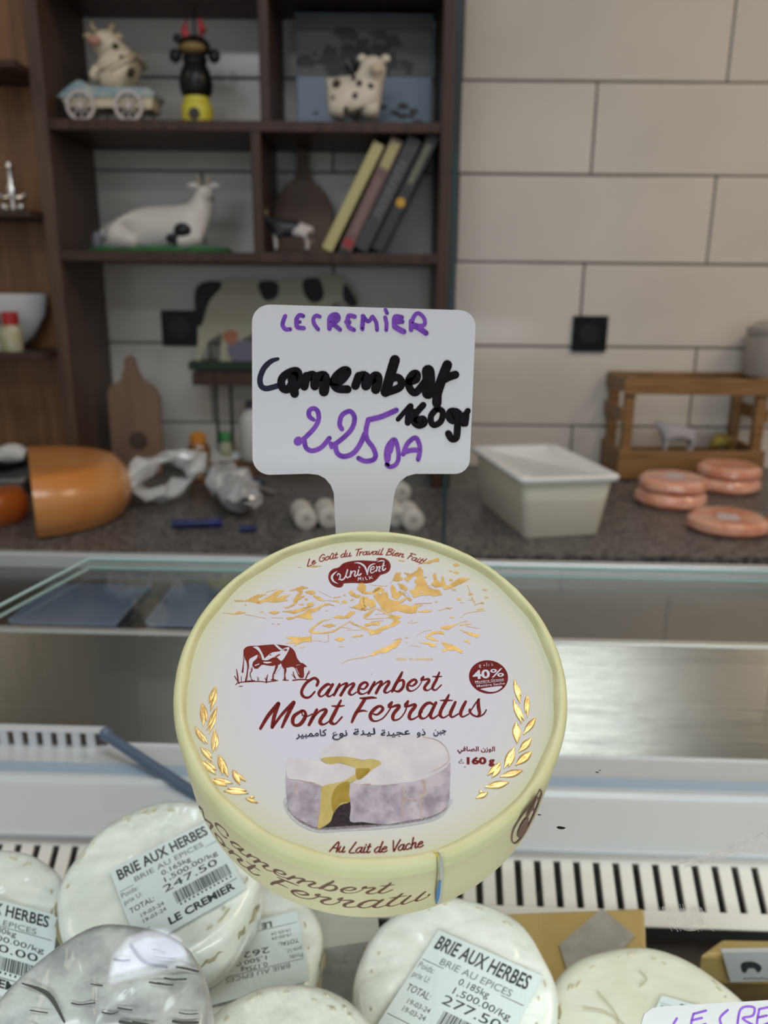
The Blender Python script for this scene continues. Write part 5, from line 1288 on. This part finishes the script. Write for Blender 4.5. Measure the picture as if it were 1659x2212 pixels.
for s_ in ('235,700 205,650 150,570 125,520 180,460 262,478 250,530 290,508 312,590 380,610 440,608 500,570 530,575 425,650 480,652 560,672 620,655 692,655 622,690 622,735 560,752 480,742 400,718 310,742', '328,462 350,430 388,470 398,520 432,500 450,545 402,592 352,572', '408,412 470,430 525,475 500,502 440,470', '420,505 480,510 510,560 460,545',
           '538,500 598,480 622,422 600,402 630,332 590,330 520,398 478,358 530,335 480,292 560,312 630,265 655,228 695,270 692,340 742,432 800,480 872,488 908,542 868,548 822,562 778,545 660,552 590,572', '352,385 385,300 442,288 440,340 472,370 410,392', '520,590 550,575 572,605 548,618',
           '782,430 822,382 800,322 830,298 852,378 888,402 905,378 900,330 925,350 942,420 962,450 1020,410 1105,352 1225,362 1130,412 1020,462 942,487 900,445 840,462', '985,380 1010,360 1030,378 1000,390', '0,520 30,503 120,508 180,458 240,443 200,492 120,532 30,532', '20,590 60,560 92,602 60,692 35,680', '80,655 98,590 150,600 165,672 110,692', '0,690 60,700 150,690 60,715 0,720',
           '685,188 800,150 862,132 880,165 780,178 700,196', '1028,205 1060,193 1105,210 1060,228', '1028,287 1060,280 1102,295 1060,307', '975,278 1000,268 1025,280 1000,285', '418,158 490,156 482,168 425,167',
           '636,735 720,713 800,722 740,740', '888,905 960,888 1010,883 1092,862 1000,918 905,928', '716,1015 780,965 870,948 925,955 935,988 850,975 790,992 740,1022', '728,1028 800,1023 868,1060 800,1052', '636,1075 740,1078 800,1085 848,1118 790,1128 750,1097', '895,1075 980,1090 1060,1118 1140,1175 1135,1200 1050,1162 960,1165 925,1182 903,1162 955,1140', '940,920 1000,925 970,935',
           '1110,935 1220,968 1328,990 1300,1022 1225,997', '1145,1055 1200,1048 1228,1095 1180,1072', '95,1228 150,1180 300,1120 400,1060 455,1028 445,1060 402,1132 350,1150 280,1192 200,1195 150,1222', '28,782 60,750 172,688 100,762 40,812', '300,792 360,768 400,785 448,770 450,797 400,820 446,838 380,892 250,932 200,975 100,992 88,950 -5,890 100,930 150,942 230,902 330,880 375,822', '38,872 110,858 215,848 200,882 110,882 60,902',
           '1068,588 1108,573 1125,595 1082,608', '1193,537 1225,528 1258,538 1230,550', '1355,487 1400,478 1418,488 1385,498', '1010,480 1050,475 1070,492 1040,498', '985,800 1045,785 1040,802', '820,625 860,618 845,632', '700,345 740,340 735,355', '500,1070 525,1072 515,1088', '-5,990 25,998 -5,1008', '490,1025 545,1015 520,1030'):
    ink.poly(s_)
for s_, w in (('180,700 350,785', 13), ('215,700 360,770', 4), ('60,817 320,800', 7), ('110,845 250,830', 4), ('160,760 270,755', 4), ('0,1254 100,1226', 6), ('600,645 690,640 790,637', 7), ('860,722 940,700 1022,686', 7), ('1115,800 1180,750 1330,725 1390,720', 6), ('1108,885 1190,872 1232,868', 12), ('1160,860 1200,835', 6), ('1090,860 1180,835', 4), ('1180,895 1325,920', 3.5),
              ('620,1000 700,955 790,935', 3.5), ('1190,440 1210,480 1225,530', 7), ('1240,570 1270,630', 14), ('1205,605 1250,600', 5), ('1268,658 1320,640 1372,635', 6), ('1345,630 1370,640', 12), ('1298,712 1370,697', 14), ('1390,560 1430,580', 8), ('1385,585 1425,565', 6), ('1110,632 1150,628', 7), ('360,1055 440,1028', 6), ('510,865 580,825', 3), ('560,860 630,850', 6), ('550,1108 670,1125', 3), ('320,420 360,380', 4), ('100,432 300,448', 3), ('635,205 690,180', 5), ('740,195 785,187', 6), ('950,690 1000,700', 10)):
    ink.stroke(s_, w)
rg = random.Random(6)
for x in list(range(390, 490, 14)) + [535, 550, 570] + list(range(605, 800, 15)):
    ink.stroke([(x, 1250 + rg.uniform(-8, 8)), (x + 22, 1275 + rg.uniform(-5, 5))], 5, sm=False)
ink.build('printed_mountains', m_gold, lid); Ink.jag = 0
ink = Ink(lmap, TF(780, 1180, 5.184))
for s_ in ('200,520 215,512 232,525 218,542', '140,545 158,540 150,560', '650,285 662,290 655,305', '660,515 680,508 695,518 675,528', '210,650 218,648 214,660', '530,710 540,712 534,720', '740,445 775,465 765,468'):
    ink.poly(s_, lift=.0001)
for s_, w in (('470,520 530,575', 5), ('500,510 545,560', 5), ('430,640 500,600', 5), ('580,520 610,545', 5)): ink.stroke(s_, w, lift=.0001)
ink.build('mountain_gaps', m_wink, lid)

# wheat ears: each grain a raised foil leaf
m_gold2 = mat('gold_foil_embossed', (.62, .38, .12), .30, .6, var=(.75, .52, .20), scale=200, bump=.25, bscale=500, bdist=.0005)
def grain(fr, x0, y0, x1, y1, w):
    tf = TF(*fr); a = lmap(*tf((x0, y0))[:2]); b = lmap(*tf((x1, y1))[:2]); d_ = b - a; L_ = d_.length; d_.normalize(); s_ = Vector((-d_.y, d_.x, 0)); ww = w / fr[2] * .000131
    v = []; f = []; n1 = 9
    for i in range(n1 + 1):
        tt = i / n1; h_ = math.sin(math.pi * min(max(tt, .02), .98) ** .9) * ww / 2; c_ = a + d_ * L_ * tt
        v += [c_ + s_ * h_, c_ + s_ * h_ * .45 + Vector((0, 0, .0003)), c_ + s_ * h_ * .1 + Vector((0, 0, .0001)), c_ - s_ * h_ * .45 + Vector((0, 0, .0003)), c_ - s_ * h_]
    for i in range(n1):
        for k in range(4): q = i * 5 + k; f.append((q, q + 1, q + 6, q + 5))
    o = mesh_obj('gold_grain', v, f, m_gold2, lid, True)
    bm = bmesh.new(); bm.from_mesh(o.data); bmesh.ops.recalc_face_normals(bm, faces=bm.faces[:]); bm.to_mesh(o.data); bm.free()
F6 = (980, 1420, 6.91); F7 = (410, 1470, 7.9)
for q in ((905, 325, 990, 690, 95), (930, 380, 1005, 580, 60), (1098, 560, 1065, 830, 62), (1110, 570, 1098, 905, 60), (890, 630, 1012, 990, 90), (940, 700, 1050, 950, 60), (932, 962, 945, 1290, 120), (1225, 900, 1042, 1155, 95), (1160, 1205, 975, 1420, 105), (1168, 1405, 920, 1615, 115), (905, 1345, 755, 1658, 110), (910, 1400, 820, 1645, 70), (700, 1565, 505, 1765, 80), (705, 1620, 570, 1800, 80), (1028, 1690, 690, 1785, 105), (828, 1868, 465, 1940, 110), (512, 2020, 330, 2105, 75), (380, 1985, 430, 2030, 45)): grain(F6, *q)
for q in ((440, 100, 325, 390, 90), (455, 150, 350, 525, 85), (205, 378, 235, 785, 85), (225, 400, 290, 700, 80), (465, 445, 285, 850, 75), (450, 560, 325, 910, 75), (88, 788, 255, 1078, 85), (150, 850, 305, 1085, 70), (430, 835, 392, 1232, 90), (450, 890, 445, 1200, 80), (175, 1135, 375, 1385, 75), (260, 1165, 380, 1320, 60), (485, 1270, 565, 1620, 75), (500, 1275, 650, 1645, 100), (168, 1360, 445, 1605, 90), (260, 1370, 460, 1535, 70), (732, 1520, 860, 1785, 100), (770, 1570, 955, 1725, 60), (352, 1695, 640, 1800, 80), (420, 1680, 735, 1760, 75), (578, 1885, 1008, 1930, 75), (650, 1840, 972, 1885, 75), (950, 2010, 1165, 2092, 55), (1020, 2000, 1105, 1990, 45)): grain(F7, *q)

# fat content badge
ink = Ink(lmap, TF(*F6))
ink.poly([(520 + 292 * math.cos(a) * math.cos(.15) - 248 * math.sin(a) * math.sin(.15), 292 + 292 * math.cos(a) * math.sin(.15) + 248 * math.sin(a) * math.cos(.15)) for a in [k * math.pi / 20 for k in range(40)]], sm=False)
ink.build('badge_disc', m_bord, lid)
ink = Ink(lmap, TF(*F6))
ink.poly('412,470 715,430 670,490 600,515 520,515 450,495', lift=.0001)
T6 = TF(*F6)
def tx(ink, s_, x0, y0, x1, y1, h, b=0, sc=1.0, lift=.0001, T=T6, fr=6.91):
    a = T((x0, y0)); c_ = T((x1, y1)); put_text(ink, s_, a[0], a[1], c_[0], c_[1], h / fr, b, lift)
inkp = Ink(lmap)
tx(inkp, '40', 288, 328, 545, 305, 128, .035); tx(inkp, '%', 552, 302, 752, 285, 128, .012)
tx(inkp, 'Matière Grasse', 320, 386, 748, 342, 36, .004); tx(inkp, 'Matière Seche', 345, 450, 765, 406, 38, .004)
ink.stroke('332,398 750,352', 5, lift=.0001, sm=False)
for s_ in ('378,120 400,112', '380,135 405,128 385,150 408,158', '445,125 460,130 455,112', '490,85 494,135', '515,120 530,125', '525,105 528,107', '565,125 580,122 575,105', '560,95 563,97'): ink.stroke(s_, 7, lift=.0001)
b0 = len(ink.v); ink.v += inkp.v; ink.f += [tuple(i + b0 for i in q) for q in inkp.f]; ink.fm += [0] * len(inkp.f)
ink.build('badge_lettering', m_wink, lid)

# Arabic lines, joined letter forms set from right to left
AR = {'ج': 0xFE9D, 'ب': 0xFE8F, 'ن': 0xFEE5, 'ع': 0xFEC9, 'ي': 0xFEF1, 'ل': 0xFEDD, 'ك': 0xFED9, 'م': 0xFEE1, 'ص': 0xFEB9, 'ف': 0xFED1, 'غ': 0xFECD, 'ذ': 0xFEAB, 'و': 0xFEED, 'ة': 0xFE93, 'ا': 0xFE8D, 'ر': 0xFEAD, 'ز': 0xFEAF}
NOJ = 'ذوةارز'
def shape(word):
    out = ''
    for i, c in enumerate(word):
        pj = i > 0 and word[i - 1] not in NOJ; nj = c not in NOJ and i < len(word) - 1
        out += chr(AR[c] + (0 if not pj and not nj else 1 if pj and not nj else 2 if nj and not pj else 3))
    return out[::-1]
ink = Ink(lmap)
Z1 = TF(550, 1430, 3.19)
for w_, x0, y0, x1, y1, h in (('جبن', 1232, 500, 1322, 490, 34), ('ذو', 1118, 508, 1178, 504, 34), ('عجينة', 870, 515, 1072, 500, 34), ('لينة', 680, 508, 832, 500, 34), ('نوع', 535, 515, 640, 510, 34), ('كاممبير', 285, 520, 498, 508, 34)):
    a = Z1((x0, y0)); c_ = Z1((x1, y1)); put_text(ink, shape(w_), a[0], a[1], c_[0], c_[1], h / 3.19 * 1.3, .012, lift=.00018)
ink.build('printed_arabic_line', m_navy, lid)
ink = Ink(lmap)
tx(ink, shape('الصافي'), 55, 1395, 375, 1398, 66, .03, lift=0); tx(ink, shape('الوزن'), 408, 1398, 618, 1398, 66, .03, lift=0)
tx(ink, '160', 195, 1590, 490, 1588, 100, .05, lift=0); tx(ink, 'g', 520, 1590, 612, 1590, 100, .05, lift=0); tx(ink, shape('غ'), 65, 1600, 185, 1600, 85, .01, lift=0)
ink.build('printed_net_weight', m_bord, lid)

# cheese picture printed on the lid
def pm(name, c, v, s_=700): return mat(name, c, .55, var=v, scale=s_, lo=.35, hi=.65, spec=.12)
m_sh = [pm('print_shadow_' + n_, c_, v_, 1500) for n_, c_, v_ in (('a', (.44, .43, .45), (.52, .51, .53)), ('b', (.30, .29, .30), (.40, .39, .40)), ('c', (.018, .010, .014), (.04, .028, .032)), ('d', (.14, .12, .13), (.26, .24, .25)))]
m_top = pm('print_rind_top', (.56, .53, .54), (.65, .63, .63), 160); m_sd = pm('print_rind_side', (.27, .235, .285), (.50, .46, .50), 260); m_ye = pm('print_paste', (.46, .36, .10), (.54, .44, .17), 300); m_yd = pm('print_paste_shade', (.28, .19, .02), (.38, .27, .045), 300); m_tn = pm('print_tan', (.42, .31, .24), (.52, .42, .36), 600)
G = (600, 1590, 4.1475)
pic = [(m_sh[0], '55,560 80,680 180,790 360,862 600,850 900,835 1200,800 1440,740 1545,620 1550,560 1300,500 600,500 200,520', 0), (m_sh[1], '70,600 110,690 220,785 370,845 620,838 900,815 1180,785 1430,725 1530,620 1400,560 700,540 200,560', 1), (m_sh[3], '90,640 140,720 230,790 370,838 620,828 900,808 1180,775 1400,722 1510,635 1400,580 700,540 200,580', 1.6), (m_sh[2], '350,822 480,816 640,805 860,795 1060,785 1060,740 700,560 560,560 430,690 390,760', 2),
       (m_top, '385,205 390,150 470,80 600,20 700,0 900,-10 1100,-15 1300,0 1420,30 1500,90 1535,150 1545,230 1520,280 1400,350 1250,400 1050,430 900,440 700,430 690,400 850,300 930,240 840,205 760,215 700,200 590,185 480,190', 3),
       (m_sd, '640,430 760,440 900,440 1050,432 1250,400 1400,350 1510,280 1545,240 1542,420 1532,590 1460,680 1330,730 1160,760 1000,790 860,785 760,770 650,765 655,640', 4),
       (m_top, '75,330 90,230 120,200 180,210 380,225 440,250 560,245 660,275 710,300 700,340 600,400 500,425 400,450 330,420 200,395 90,380', 3.5), (m_sd, '75,330 100,385 200,398 330,425 395,455 385,560 375,700 360,800 330,815 220,760 110,680 75,500', 4.2),
       (m_ye, '388,205 450,190 590,185 700,202 760,217 840,205 930,240 850,300 780,360 710,390 700,330 690,290 640,265 560,242 470,255 410,230', 5), (m_yd, '700,300 760,290 830,300 770,370 710,390', 6),
       (m_ye, '395,455 500,425 600,400 680,350 705,345 700,400 645,425 640,520 645,590 560,620 500,690 470,770 380,828 355,812 375,700 385,560', 5.2), (m_yd, '620,410 645,425 640,520 645,585 570,600 530,640 500,690 480,600 490,520 540,440', 6.2)]
for m_, s_, lv in pic:
    ink = Ink(lmap, TF(*G)); ink.poly(s_, lift=.00002 + lv * .00001); ink.build('cheese_picture', m_, lid)
ink = Ink(lmap, TF(*G))
for s_, w in (('1125,450 1130,560 1115,640 1130,740', 14), ('1285,500 1280,600 1290,740', 18), ('1305,400 1320,500 1300,540', 22), ('200,400 300,420 390,450', 10), ('760,435 830,430', 10), ('1300,10,.6 1420,35 1500,100 1535,200 1480,270,.8 1380,320,.4', 8), ('165,440 175,480 165,520', 16), ('1140,560 1240,575', 16), ('360,690 345,720', 10)): ink.stroke(s_, w, lift=.0001)
ink.build('cheese_picture_veins', m_tn, lid)

# side band print
m_sideink = mat('side_brown_ink', (.12, .045, .035), .5)
lo_ = [lmap(x, y) for x, y in ((676.6, 1465.6), (953, 1480))]
def cyl(p): return (math.atan2(p.x, -p.y) * RB, p.z)
so = [cyl(smap(400 + x / 2.9625, 1730 + y / 2.9625)) for x, y in ((238, 172), (1325, 572))]
import cmath
za_, zb_ = complex(lo_[0].x, lo_[0].y), complex(lo_[1].x, lo_[1].y); wa, wb_ = complex(*so[0]), complex(*so[1])
kk = (wb_ - wa) / (zb_ - za_)
def wrap(px, py, l=0):
    q = lmap(px, py); w_ = wa + (complex(q.x, q.y) - za_) * kk; a_ = w_.real / RB; R_ = .05495
    return Vector((R_ * math.sin(a_), -R_ * math.cos(a_), wa.imag + (w_.imag - wa.imag) * .84))
aS = cyl(smap(942, 1900))[0] - .0006
ink = Ink(None)
V = [wrap(*p) for p in rec2.v]; keep = [q for q in rec2.f if all(cyl(V[i])[0] < aS and -HB + .0004 < V[i].z < -.0045 for i in q)]
ink.v = V; ink.f = keep; ink.fm = [0] * len(keep); ink.build('side_wordmark', m_sideink, side)
ink = Ink(smap); ink.poly('942,1838 949,1850 950,1890 949,1925 946,1954 953,1950 957,1900 957,1860 950,1842', sm=False, lift=.0004); ink.build('paper_seam', mat('seam_grey', (.45, .47, .45), .4), side)
ink = Ink(smap); ink.poly('948,1905 953,1902 950,1935 944,1953 941,1950 943,1925', sm=False, lift=.0006); ink.build('seam_blue_mark', mat('seam_blue', (.06, .20, .42), .4), side)
ink = Ink(smap); ink.poly('932,1838 944,1841 950,1852 948,1856 940,1846', sm=False, lift=.0012); ink.build('seam_yellow_mark', mat('seam_yellow', (.75, .62, .05), .4), side)
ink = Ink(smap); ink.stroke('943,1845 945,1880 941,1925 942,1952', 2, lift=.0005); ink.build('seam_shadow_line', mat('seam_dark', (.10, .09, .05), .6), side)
ink = Ink(smap)
ink.stroke('1166,1705 1150,1735 1128,1762 1110,1792 1106,1815 1114,1822 1128,1808 1145,1778 1160,1745 1170,1715 1166,1705', 3, lift=.0002); ink.poly('1120,1795 1130,1775 1142,1765 1138,1790 1126,1808 1118,1808', lift=.0003)
ink.stroke('1140,1762 1150,1745 1154,1752', 5, lift=.0003); ink.stroke('1152,1742 1160,1722 1164,1730', 4, lift=.0003)
ink.build('side_logo', m_sideink, side)

# clear wedge stand hidden under the box
zb_l = -.158
st = thing('wedge_stand', 'small clear wedge stand under the tilted round box', 'stand', (BC.x, .21, ZG + .0006))
bot = BC - BN * (HB + .0004)
def zund(y): return bot.z - (y - bot.y) * (BN.y / BN.z) - ZG - .0012
ys = [.192, .240]
MB().prism([(ys[0] - .21, 0), (ys[1] - .21, 0), (ys[1] - .21, max(zund(ys[1]), .003)), (ys[0] - .21, max(zund(ys[0]), .001))], -.012, .012, 'x').build('wedge', m_gl if False else mat('clear_acrylic', (.7, .75, .75), .1, alpha=.6), st)

# ------------------------------------------------------------------ price tag standing behind the box
YTAG = .262
tg = thing('price_tag', 'white T-shaped price tag with purple and black handwriting standing behind the round box', 'price tag', (-.004, YTAG, ZG + .001))
T0 = Vector(tg.location)
def tmap(px, py, l=0): q = at_y(px, py, YTAG - .0005); q = q - T0; q.y -= l; return q
Zt_ = TF(500, 630, 2.9625)
def arc(cx0, cy0, r, a0, a1, n=7): return [(cx0 + r * math.cos(math.radians(a0 + (a1 - a0) * i / n)), cy0 + r * math.sin(math.radians(a0 + (a1 - a0) * i / n))) for i in range(n + 1)]
out = arc(243, 195, 112, 180, 270) + arc(1458, 222, 104, 272, 358) + arc(1430, 1070, 96, 2, 90)
out += [(1175, 1166), (1120, 1182), (1075, 1218), (1050, 1265), (1038, 1320), (1010, 1540), (1006, 1620), (1000, 1900), (680, 1900), (674, 1620), (667, 1540), (655, 1290), (635, 1238), (600, 1196), (555, 1172), (490, 1165)]
out += arc(246, 1060, 112, 90, 180)
o2 = [Zt_(p)[:2] for p in out]; V = [tmap(*p) for p in o2]
zmin = .0
V = [Vector((q.x, q.y, max(q.z, zmin))) for q in V]; n = len(V); V2 = [q + Vector((0, .001, 0)) for q in V]
o = mesh_obj('tag_plate', V + V2, [tuple(range(n)), tuple(range(2 * n - 1, n - 1, -1))] + [(i, i + n, (i + 1) % n + n, (i + 1) % n) for i in range(n)], mat('tag_white', (.71, .72, .75), .35), tg)
bm = bmesh.new(); bm.from_mesh(o.data); bmesh.ops.recalc_face_normals(bm, faces=bm.faces[:]); bm.to_mesh(o.data); bm.free()
plate = o
MB().box((-.03, -.003, -.0005), (.03, -.0008, .006), bev=.0006).box((-.03, .0008, -.0005), (.03, .010, .004), bev=.0006).build('tag_foot', mat('clear_foot', (.6, .62, .62), .2), tg)
m_pur1 = mat('purple_ink', (.25, .085, .52), .5, var=(.15, .045, .38), scale=260, lo=.42, hi=.7, spec=.15); m_blk = mat('black_marker', (.003, .003, .004), .5, var=(.007, .006, .010), scale=300, spec=.12); m_blk2 = mat('thin_black_marker', (.022, .022, .05), .5, spec=.15)
m_pdot = mat('purple_ink_dots', (.09, .02, .25), .5)
ink = Ink(tmap)
A6 = TF(540, 660, 6.636); B6 = TF(780, 660, 6.636); D4 = TF(620, 860, 4.046)
for T, sts in ((A6, [('505,150 475,230 470,290 510,340 575,340', 56), ('760,150 710,140 670,190 665,240', 58), ('665,245 715,235', 46), ('665,250 680,310 770,325', 58), ('1000,160 950,145 910,190 920,260 975,340', 52),
                     ('1140,330 1140,190 1180,140 1240,130 1270,180 1230,230 1160,240', 60), ('1180,200 1210,180', 70), ('1140,270 1220,290 1290,345', 56), ('1500,160 1420,145 1400,200', 58), ('1380,235 1425,240', 56), ('1400,250 1420,310 1490,350', 56), ('1620,150 1605,330', 50)]),
               (B6, [('20,340 30,200 20,150', 52), ('30,150 100,230 160,160', 52), ('165,160 215,240 230,350', 52), ('350,60 372,110', 48), ('345,170 365,260 360,350', 52), ('580,170 490,160 475,240 480,300', 62), ('490,240 590,230', 60), ('480,200 570,200', 60), ('480,300 540,340 610,375', 72),
                     ('715,350 715,220', 56), ('730,230 760,150 815,110 880,150 915,220 900,280 830,290 740,265', 50), ('740,290 820,320 930,395', 70)]),
               (D4, [('235,190,.8 195,160 195,110 235,90 270,120 275,190 240,260 165,340', 38), ('95,380,2 100,372,2', 34), ('150,350 165,430 220,460 300,430 370,350', 38), ('480,270 460,230 480,150 550,115 590,170 570,260 500,340 410,410', 38), ('385,400 390,430,.8', 40), ('420,400 440,480 500,510 580,480 640,400 680,310', 40),
                     ('955,105 830,160 710,190', 42), ('710,190 690,280 700,360 750,430 775,500 750,540 680,550 625,525', 38), ('880,580 865,500 880,420 935,360 965,420 975,520 950,580 900,600 870,580', 34), ('900,420 890,540', 26), ('925,400 905,470', 30), ('1015,490 1050,400 1120,345 1155,400 1160,470 1145,535', 36), ('1030,470 1090,455 1155,455', 38)])):
    if T is D4: ink.build('purple_shop_lettering', m_pur1, plate); ink = Ink(tmap)
    ink.tf = T
    for i, (s_, w) in enumerate(sts): ink.stroke(s_, w * 1.12, lift=.00002 * i + .00004)
ink.build('purple_price_lettering', m_pur1, plate)
ink = Ink(tmap)
for T, ds in ((A6, [(578, 340), (770, 155), (715, 235), (985, 345), (1300, 340), (1420, 240), (1495, 345), (1608, 325)]), (B6, [(15, 320), (225, 345), (375, 105), (360, 340), (600, 165), (600, 240), (625, 360), (942, 385)]), (D4, [(380, 345), (960, 100), (622, 525), (868, 590), (1145, 540), (1158, 450)])):
    ink.tf = T
    for x, y in ds:
      ink = Ink(tmap, T); ink.poly([(x + (14 if T is not D4 else 9) * math.cos(a), y + (16 if T is not D4 else 10) * math.sin(a)) for a in [k * 1.05 for k in range(6)]], lift=.0006); ink.build('ink_pool', m_pdot, plate)
ink = Ink(tmap, A6)
ink.stroke('400,765,.6 300,800,.9 200,900 145,1040 160,1150 230,1190 330,1170 430,1140', 82, lift=.00004); ink.build('thin_black_initial', m_blk2, plate)
ink = Ink(tmap)
for T, sts in ((A6, [('660,1180,.8 700,1100 690,960 620,940 500,1000 450,1080 470,1180 540,1200 600,1120 640,1000', 95), ('600,1050 620,1150 640,1260', 105), ('810,1010 780,1160', 100), ('830,1020 900,1000 930,1050 930,1150', 110), ('960,1030 1060,1010 1075,1100 1060,1230', 120), ('1170,1090 1300,1080 1400,950 1340,930 1230,1020 1200,1120 1260,1190 1400,1200', 95), ('1230,1060 1360,980', 100), ('1560,1010 1510,1150', 100), ('1570,1020 1650,1010 1659,1150', 110)]),
               (B6, [('20,1010 60,1010 90,1060 80,1150', 105), ('130,1080 210,1010 240,1060 210,1200', 115), ('485,780 430,960 350,1240', 120), ('400,1060 520,1030 580,1100 540,1180 380,1240', 92), ('690,1090 790,1060 800,980 740,985 680,1080 700,1190 770,1250 850,1180 980,1000', 88), ('960,940 970,1060 960,1250', 150), ('930,960 990,930', 90), ('960,1200 1010,1260', 80), ('1235,850 1160,1040 1090,1250', 115), ('1090,1200 1085,1400', 110), ('1180,1060 1260,1020 1350,990', 95)]),
               (D4, [('970,185 1070,70', 34), ('1080,70 1060,150 1055,215', 44), ('1060,130 1110,110', 30), ('1190,60 1130,130 1105,200 1150,240 1200,220 1190,180 1130,190', 46), ('1310,90 1260,150 1260,210 1290,235 1345,200 1360,120 1310,90', 44), ('1480,120 1430,120 1420,170 1460,195 1500,150', 56), ('1500,130 1490,240 1480,340 1440,355 1410,310', 50), ('1545,150 1540,220', 50), ('1530,200 1580,110', 42), ('1570,150 1560,225', 40)])):
    ink.tf = T
    for i, (s_, w) in enumerate(sts): ink.stroke(s_, w * 1.22, lift=.00002 * i + .0002)
ink.build('black_writing', m_blk, plate)
